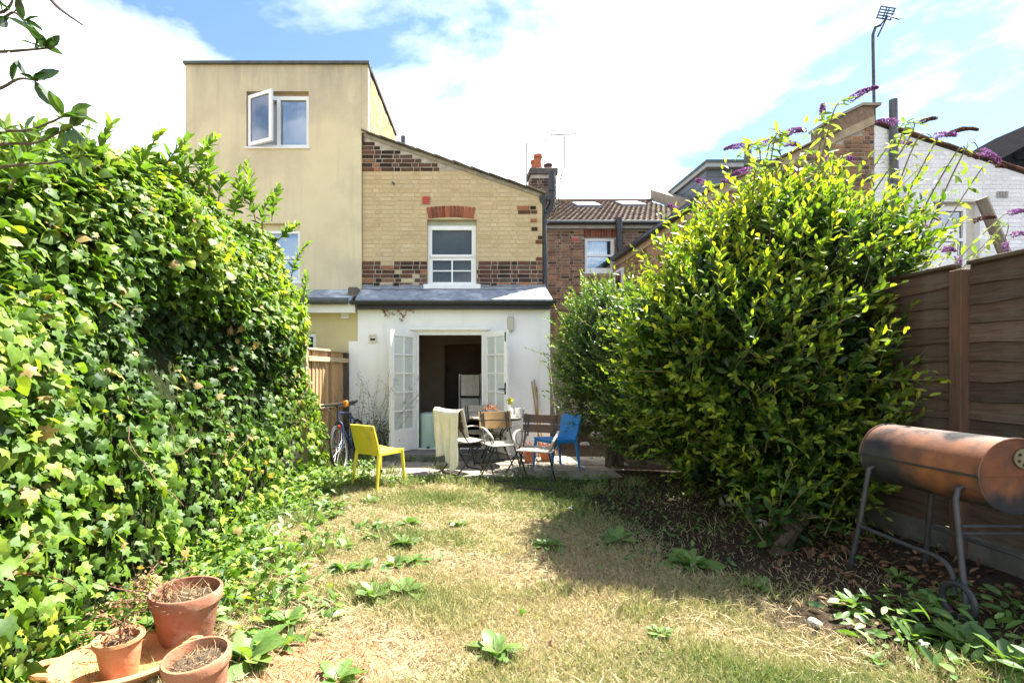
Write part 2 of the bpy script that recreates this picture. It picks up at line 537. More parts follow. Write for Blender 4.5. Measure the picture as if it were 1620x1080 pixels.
m_greypanel = M_('grey_cladding', (.13,.145,.17), (.11,.122,.145), 4, .5, .05)
m_greypipe = M_('grey_pipe', (.06,.065,.072), (.09,.095,.10), 8, .5, .1)
m_metal = M_('aerial_metal', (.10,.09,.09), (.05,.045,.045), 20, .5, .1, metal=.6)
B_DARK_O = brick_mat('sooty_brick', DARKS, 'object')
B_YEL_O = brick_mat('painted_brick', YELS, 'object', .85, .4)
B_YEL_S = brick_mat('painted_brick_mass', YELS, 'island', .85, .4)
B_STOCK_S = brick_mat('stock_brick_mass', STOCK, 'island')
B_WHITE_S = brick_mat('white_brick_mass', WHITES, 'island', .8, .5)
B_ARCH_O = brick_mat('rubbed_red_brick', [(0,(.16,.05,.032)),(.5,(.27,.078,.045)),(1,(.40,.13,.07))], 'object')
YELB = [(0,(.36,.26,.11)),(.5,(.50,.37,.16)),(1,(.58,.46,.24))]
B_YB_S = brick_mat('yellow_brick_mass', YELB, 'island')

# ------------------------------------------------------------------ ground
def ground_z(x, y):
    z = 0.012*np.sin(x*1.7 + 0.4)*np.cos(y*1.3) + 0.008*np.sin(x*4.1 + y*3.3)
    bed = np.clip((x - 1.9)/1.1, 0, 1); bed = bed*bed*(3 - 2*bed)
    bed *= np.clip((7.5 - y)/1.5, 0, 1)*np.clip((y - 1.6)/.7, 0, 1)*np.clip((5.0 - x)/1.0, 0, 1)
    rise = np.clip((y - 5.2)/1.0, 0, 1)*0.04
    near = np.clip((14 - np.hypot(x, y))/4, 0, 1)
    return (z*near) + bed*0.11 + rise

def gz(x, y): return float(ground_z(np.array([x]), np.array([y]))[0])

ax = np.concatenate([[-400,-120,-40,-18,-9], np.arange(-6, 6.01, .12), [9,18,40,120,400]])
ay = np.concatenate([[-200,-60,-20,-8,-3], np.arange(-1, 9.01, .12), [11,14,18,30,60,140,500]])
GX, GY = np.meshgrid(ax, ay)
GZ = ground_z(GX.ravel(), GY.ravel())
gv = np.stack([GX.ravel(), GY.ravel(), GZ], 1)
nxg, nyg = len(ax), len(ay)
gf = [(j*nxg+i, j*nxg+i+1, (j+1)*nxg+i+1, (j+1)*nxg+i) for j in range(nyg-1) for i in range(nxg-1)]
def ground_material():
    m, n, l, b = mat_base('dry_lawn_soil')
    geo = n.new('ShaderNodeNewGeometry'); pos = geo.outputs['Position']
    thatch = ramp(n, l, noise(n, l, 7, 8, .7, vec=pos), [(.25,(.13,.105,.06)),(.45,(.24,.19,.11)),(.62,(.34,.265,.16)),(.8,(.20,.18,.09))])
    fine = ramp(n, l, noise(n, l, 70, 5, .7, vec=pos), [(.3,g(.55)),(.6,g(1.15))])
    thatch = mixrgb(n, l, thatch, fine, 1.0, 'MULTIPLY')
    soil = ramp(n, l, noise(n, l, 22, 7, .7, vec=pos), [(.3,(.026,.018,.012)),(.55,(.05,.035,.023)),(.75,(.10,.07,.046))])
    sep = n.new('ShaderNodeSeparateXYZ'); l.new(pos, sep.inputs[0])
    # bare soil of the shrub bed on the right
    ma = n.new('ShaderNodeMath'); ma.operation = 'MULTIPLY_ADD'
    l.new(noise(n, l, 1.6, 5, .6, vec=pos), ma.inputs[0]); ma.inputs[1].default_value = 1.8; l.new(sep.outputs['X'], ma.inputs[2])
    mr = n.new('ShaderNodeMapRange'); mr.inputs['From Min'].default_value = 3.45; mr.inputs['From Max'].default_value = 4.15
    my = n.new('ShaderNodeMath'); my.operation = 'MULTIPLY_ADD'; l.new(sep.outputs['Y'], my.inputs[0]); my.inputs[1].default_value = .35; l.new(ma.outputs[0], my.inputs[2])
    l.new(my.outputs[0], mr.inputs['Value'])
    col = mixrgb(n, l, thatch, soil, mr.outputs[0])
    # bare red-brown patch in the near lawn
    d = n.new('ShaderNodeVectorMath'); d.operation = 'DISTANCE'; l.new(pos, d.inputs[0]); d.inputs[1].default_value = (-.62, 2.45, 0)
    md = n.new('ShaderNodeMath'); md.operation = 'MULTIPLY_ADD'; l.new(noise(n, l, 4, 4, .6, vec=pos), md.inputs[0]); md.inputs[1].default_value = .5; l.new(d.outputs['Value'], md.inputs[2])
    mr2 = n.new('ShaderNodeMapRange'); mr2.inputs['From Min'].default_value = .5; mr2.inputs['From Max'].default_value = .66; mr2.inputs['To Min'].default_value = 1; mr2.inputs['To Max'].default_value = 0
    l.new(md.outputs[0], mr2.inputs['Value'])
    red = ramp(n, l, noise(n, l, 18, 6, .7, vec=pos), [(.3,(.33,.14,.065)),(.7,(.40,.22,.12))])
    col = mixrgb(n, l, col, red, mr2.outputs[0])
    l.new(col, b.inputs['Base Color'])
    b.inputs['Roughness'].default_value = 1.0; b.inputs['Specular IOR Level'].default_value = .1
    bp = n.new('ShaderNodeBump'); bp.inputs['Strength'].default_value = .8; bp.inputs['Distance'].default_value = .03
    l.new(noise(n, l, 40, 6, .7, vec=pos), bp.inputs['Height']); l.new(bp.outputs[0], b.inputs['Normal'])
    return m
gme = bpy.data.meshes.new('ground'); gme.from_pydata([tuple(v) for v in gv], [], gf); gme.materials.append(ground_material()); gme.shade_smooth()
tag(link('ground', gme), kind='structure')

# patio of uneven slabs in front of the house
m_slab = M_('paving_slab', (.36,.31,.24), (.25,.22,.18), 5, .9, .4, 40, c3=(.20,.19,.15), s3=2.2, lo3=.5, hi3=.75, rand='object')
patio = tag(MB().box(-1.62, 2.3, 6.75, 8.395, -.1, .052).build('patio', M_('patio_bed', (.16,.14,.10), (.09,.08,.06), 14, 1.0, .5)), kind='structure')
slab_me = MB().bbox(-.5, .5, -.5, .5, -.5, .5, .02).mesh('paving_slab', m_slab)
ry = 6.72
rr = random.Random(4)
while ry < 8.3:
    rd = min(rr.choice([.42, .5, .55]), 8.385 - ry)
    rx = -1.6 + rr.uniform(0, .2)
    while rx < 2.2:
        rw = rr.choice([.45, .6, .72, .55])
        o = link('paving_slab', slab_me, patio, local=True)
        o.location = (rx + rw/2, ry + rd/2, .052 + rr.uniform(-.006, .006))
        o.scale = (rw - .025, rd - .025, .05)
        o.rotation_euler = (rr.uniform(-.012, .012), rr.uniform(-.012, .012), rr.uniform(-.02, .02))
        rx += rw
    ry += rd
tag(MB().bbox(-1.0, .98, 7.93, 8.395, .05, .185, .012).build('door_step', M_('concrete_step', (.20,.195,.18), (.13,.13,.12), 6, .9, .4, 40)), 'grey concrete step below the open glazed doors', 'step')

# ------------------------------------------------------------------ brickwork
def lay(x0, x1, z0, z1, clip, course=.075, bl=.215, hd=.1025, jt=.013, rs=1):
    """Flemish bond: yields (x0, x1, z0, z1) for every brick, cut by clip(x0,x1,z0,z1)"""
    r = random.Random(rs); z = z0; k = 0; out = []
    while z + course - jt <= z1 + 1e-6:
        x = x0 - (k % 2)*(.5*bl + .4*hd) + r.uniform(-.012, .012); h = k % 2
        while x < x1:
            w = bl if h == 0 else hd
            a, b = max(x, x0), min(x + w, x1)
            if b - a > .035:
                for q in clip(a, b, z, z + course - jt): out.append(q)
            x += w + jt; h ^= 1
        z += course; k += 1
    return out

def clip_holes(holes, top=None):
    def f(a, b, z0, z1):
        if top and z1 > min(top(a), top(b)) - .02: return []
        seg = [(a, b)]
        for h in holes:
            if z1 <= h[2] + .004 or z0 >= h[3] - .004: continue
            nx = []
            for p, q in seg:
                if q <= h[0] or p >= h[1]: nx.append((p, q)); continue
                if p < h[0] - .03: nx.append((p, h[0] - .004))
                if q > h[1] + .03: nx.append((h[1] + .004, q))
            seg = nx
        return [(p, q, z0, z1) for p, q in seg if q - p > .03]
    return f

def brick_mesh(name, mat):
    mb = MB()
    c = .055
    vs = [(-.5,.5,-.5),(.5,.5,-.5),(.5,.5,.5),(-.5,.5,.5), (-.5,-.3,-.5),(.5,-.3,-.5),(.5,-.3,.5),(-.5,-.3,.5),
          (-.5+c*.5,-.5,-.5+c),(.5-c*.5,-.5,-.5+c),(.5-c*.5,-.5,.5-c),(-.5+c*.5,-.5,.5-c)]
    fs = [(8,9,10,11)] + [(4+i, 4+(i+1)%4, 8+(i+1)%4, 8+i) for i in range(4)] + [(i, (i+1)%4, 4+(i+1)%4, 4+i) for i in range(4)]
    mb.add(vs, fs)
    return mb.mesh(name, mat)

def bricks_one_mesh(name, quads, mat, parent, face='y', at=0.0, proud=.008, depth=.03, rs=3):
    r = random.Random(rs); mb = MB()
    for a, b, z0, z1 in quads:
        p = proud*r.uniform(.5, 1.3); c = .004
        if face == 'y':
            vs = [(a,at+depth,z0),(b,at+depth,z0),(b,at+depth,z1),(a,at+depth,z1),
                  (a,at-p+.003,z0),(b,at-p+.003,z0),(b,at-p+.003,z1),(a,at-p+.003,z1),
                  (a+c,at-p,z0+c),(b-c,at-p,z0+c),(b-c,at-p,z1-c),(a+c,at-p,z1-c)]
        else:     # wall facing -X; a, b run along Y
            s = -1 if face == '-x' else 1
            vs = [(at-s*depth,a,z0),(at-s*depth,b,z0),(at-s*depth,b,z1),(at-s*depth,a,z1),
                  (at+s*(p-.003),a,z0),(at+s*(p-.003),b,z0),(at+s*(p-.003),b,z1),(at+s*(p-.003),a,z1),
                  (at+s*p,a+c,z0+c),(at+s*p,b-c,z0+c),(at+s*p,b-c,z1-c),(at+s*p,a+c,z1-c)]
        fs = [(8,9,10,11)] + [(4+i, 4+(i+1)%4, 8+(i+1)%4, 8+i) for i in range(4)] + [(i, (i+1)%4, 4+(i+1)%4, 4+i) for i in range(4)]
        mb.add(vs, fs)
    return tag(mb.build(name, mat, parent), kind='stuff')

def window(parent, x0, x1, z0, z1, y, panes, mframe=m_upvc, mglass=m_glass, depth=.06, sill=None, back=None, name='window', backd=.12):
    """frame with one hole per pane (fractions of the frame), a pane in each, a sill and what hangs behind"""
    w, h = x1 - x0, z1 - z0
    holes = [(x0 + u0*w, x0 + u1*w, z0 + v0*h, z0 + v1*h) for u0, u1, v0, v1 in panes]
    f = MB().board(x0, x1, z0, z1, y, y + depth, holes).build(name, mframe, parent)
    for hh in holes:
        MB().box(hh[0] - .004, hh[1] + .004, y + depth*.5, y + depth*.5 + .005, hh[2] - .004, hh[3] + .004).build('pane', mglass, f)
    if sill:
        e, d, t = sill
        MB().bbox(x0 - e, x1 + e, y - d, y + .02, z0 - t, z0 - .002, .008).build('sill', mframe, f)
    if back:
        mb = MB(); n = 40; wv = .012 if back is m_curtain else .001
        vs = []; 
        for i in range(n + 1):
            x = x0 + w*i/n; yy = y + backd + wv*math.sin(i*1.9)
            vs += [(x, yy, z0), (x, yy, z1)]
        mb.add(vs, [(2*i, 2*i+2, 2*i+3, 2*i+1) for i in range(n)])
        mb.build('blind', back, f)
    return f

# ------------------------------------------------------------------ the brick house with the white extension
YG, YE = 8.9, 8.4             # gable plane, extension plane
house = thing('brick_house', 'brick gabled house with white ground floor extension and open glazed doors', 'house', (0, 8.4, 0))
gx0, gx1 = -1.524, 1.646
gtop = lambda x: 5.62 + (4.54 - 5.62)*(x - gx0)/(gx1 - gx0)
WIN = (-.378, .489, 3.0, 4.15)
MB().board(gx0, gx1, 2.45, 4.5, YG, YG + .22, [WIN], gtop).build('gable_wall', m_mortar_y, house)
ARCH = (-.385, .462, 4.15, 4.41)
quads = lay(gx0 + .003, gx1 - .003, 2.90, 5.62, clip_holes([WIN, ARCH, (-.47,-.33,4.42,4.56)], gtop), rs=5)
mesh_d, mesh_y = brick_mesh('brick', B_DARK_O), brick_mesh('brick', B_YEL_O)
rb = random.Random(9)
dark, yel = [], []
for q in quads:
    xc, zc = (q[0] + q[1])/2, (q[2] + q[3])/2
    isd = zc < 3.40 or (zc > 5.0 and xc < .35 - (5.05 - 5.0)*2) or (xc > 1.36 + rb.uniform(-.1, .16) and zc < 4.42 and rb.random() < .26)
    if 4.93 < zc <= 5.0: isd = rb.random() < .12
    if zc < 3.40 and -1.1 < xc < -.45 and rb.random() < .16: isd = False
    (dark if isd else yel).append(q)
# painted bricks directly over dark courses give way to bare mortar band
nobj = 0
yel_big = sorted(yel, key=lambda q: -(q[1]-q[0]))
yel_obj, yel_mass = yel_big[:max(0, 288 - len(dark))], yel_big[max(0, 288 - len(dark)):]
def brick_objects(qs, me, parent, y, proud):
    for a, b, z0, z1 in qs:
        o = bpy.data.objects.new('brick', me); COL.objects.link(o); o.parent = parent
        d = .04; p = proud*rb.uniform(.6, 1.4)
        o.location = Vector(((a+b)/2, y - p + d/2, (z0+z1)/2)) - WL[parent]
        o.scale = (b - a, d, z1 - z0)
        o.rotation_euler = (0, rb.uniform(-.008, .008), 0)
brick_objects(dark, mesh_d, house, YG, .012)
brick_objects(yel_obj, mesh_y, house, YG, .0045)
bricks_one_mesh('painted_bricks', yel_mass, B_YEL_S, house, 'y', YG, .0045)
# bare mortar beds behind the unpainted brick areas
MB().board(gx0 + .002, gx1 - .002, 2.46, 3.405, YG - .0025, YG, [(WIN[0]-.002, WIN[1]+.002, WIN[2]-.1, 3.41)]).build('mortar_bed', m_mortar, house)
MB().prism([(gx0+.002, YG-.0025, 5.0), (.30, YG-.0025, 5.0), (.02, YG-.0025, gtop(.02)-.01), (gx0+.002, YG-.0025, gtop(gx0)-.01)], (0, .0022, 0)).build('mortar_bed', m_mortar, house)
# segmental arch of red bricks
ab = brick_mesh('arch_brick', B_ARCH_O)
na = 13
for i in range(na):
    t = (i + .5)/na; x = ARCH[0] + .005 + t*(ARCH[1] - ARCH[0] - .01)
    o = bpy.data.objects.new('arch_brick', ab); COL.objects.link(o); o.parent = house
    o.location = Vector((x, YG - .012 + .02, 4.262 + .03*math.sin(t*PI))) - WL[house]
    o.scale = (.056, .04, .20); o.rotation_euler = (0, (t - .5)*.42, 0)
# window: sliding sash, single upper light over four small lights
wy = YG + .075
win = window(house, WIN[0] + .004, WIN[1] - .004, WIN[2] + .004, 4.06, wy,
             [(.09, .91, .50, .93), (.10, .49, .255, .42), (.52, .90, .255, .42), (.10, .49, .055, .235), (.52, .90, .055, .235)],
             m_wpaint, m_glass, .07, (.07, .16, .09), m_greyblind)
MB().box(WIN[0]+.004, WIN[1]-.004, wy+.01, wy+.06, 4.062, 4.148).build('lintel_board', M_('pale_green_paint', (.45,.47,.38)), house)
MB().bbox(WIN[0]+.05, WIN[1]-.05, wy-.03, wy, 3.50, 3.545, .006).build('meeting_rail', m_wpaint, win)
# red clay air brick with slots
abk = MB()
for k in range(4): abk.box(-.466, -.334, YG - .022, YG + .02, 4.425 + k*.034, 4.425 + k*.034 + .022)
abk.box(-.464, -.336, YG - .012, YG + .02, 4.425, 4.555)
abk.build('air_brick', M_('air_brick_red', (.52,.10,.075), (.42,.08,.06), 12, .7, .2), house)
br = MB(); br.tube([(-.99, YG - .0, 4.80), (-.97, YG - .10, 4.76), (-.95, YG - .14, 4.72)], .018, 8)
br.build('wall_bracket', m_greypipe, house)
# mono-pitch roof and stepped verge tiles
sl = (gtop(1) - gtop(0)); ang = math.atan(sl)
MB().prism([(gx0, YG + .03, gtop(gx0) + .01), (gx1 + .12, YG + .03, gtop(gx1 + .12) + .01), (gx1 + .12, YG + .03, gtop(gx1 + .12) + .07), (gx0, YG + .03, gtop(gx0) + .07)], (0, 4.6, 0)).build('roof', m_slate, house)
vt = MB().bbox(-.19, .19, -.09, .16, -.011, .011, .004).mesh('verge_tile', m_verge)
nv = 10
for i in range(nv):
    x = gx0 + .17 + (gx1 - gx0 + .02)*i/nv
    o = link('verge_tile', vt, house, loc=Vector((x, YG, gtop(x) + .072)) - WL[house])
    o.rotation_euler = (rb.uniform(-.02, .02), -ang + .045 + rb.uniform(-.015, .015), rb.uniform(-.03, .03))
MB().prism([(gx0, YG - .02, gtop(gx0) - .008), (gx1, YG - .02, gtop(gx1) - .008), (gx1 + .05, YG - .02, gtop(gx1 + .05) + .055), (gx0, YG - .02, gtop(gx0) + .055)], (0, .045, 0)).build('verge_mortar', m_cement, house)
MB().board(gx0 - .05, gx0 + .03, 5.5, 5.86, YG - .03, YG + .3).build('parapet_end', M_('sooty_pier', (.10,.065,.05), (.055,.038,.03), 12, .9, .4), house)
# side wall behind, closing the house
MB().box(gx1 - .2, gx1 - .001, YG + .225, 13.55, 2.6, 4.5).build('side_wall', m_mortar, house)

# white extension
DO = (-.56, .61, .19, 2.145)
MB().board(-1.513, 1.683, -.05, 2.60, YE, YE + .16, [DO]).build('extension_wall', m_white, house)
MB().board(-1.665, -1.516, -.05, 1.98, YE + .01, YE + .15).build('wall_pier', m_white, house)
MB().box(1.53, 1.682, YE + .162, YG - .002, -.05, 2.60).build('return_wall', m_white, house)
# fascia lintel and door frame
MB().bbox(-.64, .69, YE - .05, YE - .002, 2.16, 2.215, .006).build('door_lintel', m_wpaint, house)
MB().board(-.56, .61, .19, 2.145, YE + .015, YE + .12, [(-.50, .55, .18, 2.085)]).build('door_frame', m_wpaint, house)
MB().bbox(-.56, .61, YE - .03, YE + .16, .15, .188, .006).build('threshold', M_('worn_oak', (.30,.24,.17), (.2,.16,.11), 9, .7, .2), house)
# lean-to roof
def leanto_z(y): return 2.62 + (2.93 - 2.62)*(y - 8.26)/(YG - 8.26)
MB().prism([(-1.53, 8.26, leanto_z(8.26)), (1.70, 8.26, leanto_z(8.26)), (1.70, YG, leanto_z(YG)), (-1.53, YG, leanto_z(YG))], (0, 0, .035)).build('lean_to_roof', m_lead, house)
fl = MB(); pr = []
for i in range(41):
    x = -1.53 + 3.23*i/40; pr.append((x, .02*math.sin(i*1.3) + .015*math.sin(i*2.9)))
fv = []
for x, d in pr:
    fv += [(x, YG - .012, 3.005 + d*.3), (x, YG - .02, 2.945), (x, YG - .16 + d, leanto_z(YG - .16 + d) + .043)]
fl.add(fv, [(3*i+k, 3*i+3+k, 3*i+4+k, 3*i+1+k) for i in range(40) for k in (0, 1)])
fl.build('flashing', M_('lead_flashing', (.23,.235,.24), (.15,.155,.16), 7, .6, .3), house, True)
gt = MB()
prof = [(math.cos(a)*.058, math.sin(a)*.058) for a in [PI + PI*k/8 for k in range(9)]]
gv_ = []
for x in (-1.60, 1.74):
    gv_ += [(x, 8.215 + p, 2.618 + q) for p, q in prof] + [(x, 8.215 + p*.93, 2.618 + q*.93) for p, q in prof[::-1]]
n_ = 18
gt.add(gv_, [(k, n_ + k, n_ + (k+1) % n_, (k+1) % n_) for k in range(n_)] + [tuple(range(n_)), tuple(range(2*n_-1, n_-1, -1))])
gt.build('gutter', m_black, house)
MB().box(-1.50, 1.67, 8.275, YE - .002, 2.50, 2.612).build('fascia_board', m_black, house)
# soil pipe and hopper at the corner of the gable
sp = house
c0 = P(873, 272, 9.05); c1 = P(873, 322, 9.05); c2 = P(859, 344, 9.02); c3 = P(862, 470, 8.98)
MB().tube([c0, c1, c1*.7 + c2*.3 + Vector((0,0,-.02)), c2, c2 + Vector((.01, 0, -.12)), c3], .056, 12).build('soil_pipe', m_black, house, True)
cl = MB()
for py in (300, 352, 405):
    q = P(873 if py < 325 else 861, py, 9.05); cl.tube([q + Vector((0,0,-.03)), q + Vector((0,0,.03))], .068, 12)
cl.build('pipe_collar', m_black, house, True)
hp = MB(); h0 = P(857, 316, 8.95)
hp.lathe([(.03, -.28), (.045, -.15), (.075, -.02), (.085, .06), (.06, .06)], 12, Matrix.Translation(h0))
hp.tube([h0 + Vector((0,.0,-.1)), h0 + Vector((.06, .03, -.22))], .04, 8)
hp.build('rainwater_hopper', m_black, house, True)
# wall vent with hooded flap, cream wall box
v0 = P(590, 535, YE)
MB().board(v0.x - .065, v0.x + .065, v0.z - .07, v0.z + .07, YE - .025, YE, [(v0.x - .045, v0.x + .045, v0.z - .04, v0.z + .04)]).build('wall_vent', M_('cream_plastic', (.66,.62,.50), (.6,.56,.45), 6, .6, .05), house)
vf = MB(); vf.lathe([(.001, 0), (.044, .0), (.044, .012)], 20, Matrix.Translation((v0.x, YE - .012, v0.z)) @ Matrix.Rotation(PI/2, 4, 'X'), PI, 2*PI)
vf.build('vent_flap', m_black, house)
v1 = P(807, 512, YE)
MB().bbox(v1.x - .05, v1.x + .05, YE - .09, YE - .001, v1.z - .12, v1.z + .11, .01).build('wall_box', M_('beige_box', (.52,.49,.40), (.46,.43,.35), 6, .7, .05), house)
# french door leaves
def leaf_door(hx, ang, w, flip, label):
    ht = 1.93; st, tr, br_ = .085, .095, .36
    cols, rows = 2, 5; mun = .022
    x0, x1, z0, z1 = st, w - st, br_, ht - tr
    holes = []
    for i in range(cols):
        for j in range(rows):
            pw = (x1 - x0 - mun*(cols-1))/cols; phh = (z1 - z0 - mun*(rows-1))/rows
            a = x0 + i*(pw + mun); b = z0 + j*(phh + mun)
            holes.append((a, a + pw, b, b + phh))
    me = MB().board(0, w, 0, ht, -.02, .02, holes).mesh('door', m_wpaint)
    o = link('door', me, house, loc=Vector((hx, YE - .012, .20)) - WL[house])
    o.rotation_euler = (0, 0, ang)
    pm = None
    for hh in holes:
        q = link('pane', MB().box(hh[0]-.003, hh[1]+.003, -.003, .003, hh[2]-.003, hh[3]+.003).mesh('pane', m_doorglass), o, local=True)
    link('bottom_panel', MB().board(.075, w - .075, .07, .31, -.026, -.0205, [(.10, w-.10, .095, .285)]).mesh('bottom_panel', m_wpaint), o, local=True)
    hb = MB(); hb.tube([(w - .045, -.03, 1.0), (w - .045, -.06, 1.0), (w - .15, -.06, 1.0)], .01, 8); hb.box(w - .06, w - .03, -.03, -.021, .92, 1.1)
    link('handle', hb.mesh('handle', m_black, True), o, local=True)
    for z in (.12, 1.75):
        link('bolt', MB().box(w - .05, w - .03, -.032, -.021, z, z + .14).mesh('bolt', m_black), o, local=True)
    return o
def frosted():
    m, n, l, b = mat_base('frosted_door_glass')
    b.inputs['Base Color'].default_value = (.62, .67, .64, 1); b.inputs['Roughness'].default_value = .12
    l.new(ramp(n, l, noise(n, l, 3, 3), [(.3, (.56,.61,.58)), (.7, (.66,.71,.68))]), b.inputs['Base Color'])
    tr = n.new('ShaderNodeBsdfTransparent'); mx = n.new('ShaderNodeMixShader'); mx.inputs[0].default_value = .35
    l.new(b.outputs[0], mx.inputs[1]); l.new(tr.outputs[0], mx.inputs[2]); l.new(mx.outputs[0], n['Material Output'].inputs['Surface'])
    return m
m_doorglass = frosted()
leaf_door(-.545, math.radians(-124), .66, False, 'left')
leaf_door(.595, math.radians(-58), .62, True, 'right')
# the room behind the doors
MB().box(-1.35, 1.52, YE + .165, 13.3, .10, .185).build('room_floor', m_wood_floor, house)
MB().box(-1.40, -1.33, YE + .162, 13.3, .186, 2.45).build('room_side_wall', m_brown_room, house)
MB().box(1.50, 1.528, YE + .162, 13.3, .186, 2.45).build('room_side_wall', m_brown_room, house)
MB().board(-1.33, 1.50, .186, 2.45, 11.4, 11.5, [(-.1, .75, .185, 2.1)]).build('room_back_wall', m_brown_room, house)
MB().board(-1.33, 1.50, .186, 2.45, 13.2, 13.28).build('room_end_wall', m_brown_room, house)
MB().box(-1.40, 1.53, YE + .162, 13.3, 2.452, 2.52).build('room_ceiling', M_('room_ceiling', (.42,.37,.30), (.36,.32,.26), 4, .9, .05), house)
MB().box(-1.33, 1.50, YG, YG + .25, 2.20, 2.45).build('ceiling_beam', M_('beam_plaster', (.42,.36,.28)), house)
# dried vine remnants under the gutter
vn = MB(); rv = random.Random(3)
for k, (pa, pb, dy) in enumerate(((596, 650, 2), (600, 625, 10), (628, 640, 14), (645, 633, 20), (606, 612, 12), (640, 655, 5))):
    p, e = P(pa, 488, YE - .025), P(pb, 488 + dy, YE - .025)
    pts = [p + (e - p)*(j/6) + Vector((rv.uniform(-.012, .012), 0, rv.uniform(-.015, .015))) for j in range(7)]
    vn.tube(pts, .0028, 5)
    for q0 in pts[1:]:
        for _ in range(3):
            q = q0 + Vector((rv.uniform(-.02, .02), rv.uniform(-.012, .0), rv.uniform(-.02, .02))); s_ = rv.uniform(.010, .026); a_ = rv.uniform(0, 6.28)
            u_ = Vector((math.cos(a_), -.3, math.sin(a_)))*s_; w_ = Vector((-math.sin(a_), .2, math.cos(a_)))*s_*.6
            vn.add([q, q + u_*.5 + w_, q + u_, q + u_*.5 - w_], [(0,1,2,3)])
tag(vn.build('dried_vine', M_('dead_vine', (.28,.12,.05), (.16,.07,.035), 20, .9, .1)), 'withered brown vine clinging under the gutter of the white extension', 'vine')

# ------------------------------------------------------------------ tan rendered house on the left
YT = 8.85
tan = thing('rendered_house', 'tall tan rendered house with flat roof and open upstairs window', 'house', (-3, 8.85, 0))
tx0, tx1 = -4.61, -1.528
W1 = (-3.545, -2.45, 5.40, 6.38); W2 = (-3.42, -2.605, 3.05, 4.07)
MB().board(tx0, tx1, 2.55, 6.84, YT, YT + .25, [W1, W2]).build('front_wall', m_tan, tan)
MB().prism([(tx1 + .001, YT + .003, 5.66), (-1.412, YT + .003, 5.66), (-1.412, YT + .003, 6.84), (tx1 + .001, YT + .003, 6.84)], (0, .2, 0)).build('wall_return', m_tan, tan)
MB().prism([(-1.42, YT + .22, 4.4), (-1.29, 12.2, 4.4), (-1.29, 12.2, 7.16), (-1.42, YT + .22, 6.83)], (-.2, 0, 0)).build('party_wall', m_mortar, tan)
# yellow brick on the sunny party wall
pb = MB(); rp = random.Random(6)
for q in lay(YT + .26, 12.15, 5.3, 7.1, lambda a, b, z0, z1: [] if z1 > 6.84 + (a - YT)*.098 - .01 else [(a, b, z0, z1)], rs=8):
    a, b, z0, z1 = q
    xa = -1.42 + .13*(a - YT - .22)/3.13; xb = -1.42 + .13*(b - YT - .22)/3.13; p = .008*rp.uniform(.5, 1.3)
    pb.add([(xa+p, a, z0), (xb+p, b, z0), (xb+p, b, z1), (xa+p, a, z1), (xa-.02, a, z0), (xb-.02, b, z0), (xb-.02, b, z1), (xa-.02, a, z1)],
           [(0,1,2,3), (0,4,5,1), (1,5,6,2), (2,6,7,3), (3,7,4,0)])
tag(pb.build('party_wall_bricks', B_YB_S, tan), kind='stuff')
MB().box(tx0 - .02, tx1 + .14, YT - .05, YT + .25, 6.842, 6.885).build('front_coping', M_('grey_felt', (.10,.115,.11), (.07,.08,.08), 8, .9, .3), tan)
MB().prism([(-1.385, YT + .2, 6.86), (-1.255, 12.25, 7.19), (-1.255, 12.25, 7.25), (-1.385, YT + .2, 6.92)], (-.25, 0, 0)).build('side_coping', M_('brown_felt', (.09,.075,.06), (.06,.05,.045), 8, .9, .3), tan)
MB().box(tx0, -1.66, YT + .25, 12.2, 6.5, 6.6).build('flat_roof', m_slate, tan)
MB().box(tx0, tx0 + .2, YT + .252, 12.2, 0, 6.83).build('far_side_wall', m_tan, tan)
wy2 = YT + .06
fr1 = window(tan, W1[0] + .003, W1[1] - .003, W1[2] + .003, W1[3] - .06, wy2, [(.06, .47, .07, .93), (.53, .95, .07, .93)], m_upvc, m_mirror, .06, (.03, .09, .035), m_curtain)
bpy.data.objects.remove([c for c in fr1.children if c.name.startswith('pane')][0])
MB().box(W1[0]+.003, W1[1]-.003, wy2+.01, wy2+.05, W1[3]-.057, W1[3]-.003).build('lintel_board', M_('pale_brown_wood', (.35,.26,.17)), tan)
sash = link('casement', MB().board(0, .545, 0, .885, -.03, .015, [(.06, .485, .06, .825)]).mesh('casement', m_upvc), tan, loc=Vector((W1[0] + .03, wy2 - .005, W1[2] + .03)) - WL[tan])
sash.rotation_euler = (0, 0, math.radians(-25))
link('pane', MB().box(.056, .489, -.012, -.006, .056, .829).mesh('pane', m_mirror), sash, local=True)
link('handle', MB().box(.50, .52, .015, .04, .35, .47).mesh('handle', m_upvc), sash, local=True)
window(tan, W2[0] + .003, W2[1] - .003, W2[2] + .003, W2[3] - .12, wy2, [(.06, .94, .50, .95), (.06, .94, .04, .45)], m_upvc, m_mirror, .06, (.03, .07, .04), m_curtain)
MB().prism([(W2[0]+.003, wy2+.02, W2[3]-.118), (W2[1]-.003, wy2+.02, W2[3]-.118), (W2[1]-.003, wy2+.02, W2[3]-.003), (W2[0]+.003, wy2+.02, W2[3]-.003)], (0, .05, 0)).build('window_head', m_tan, tan)
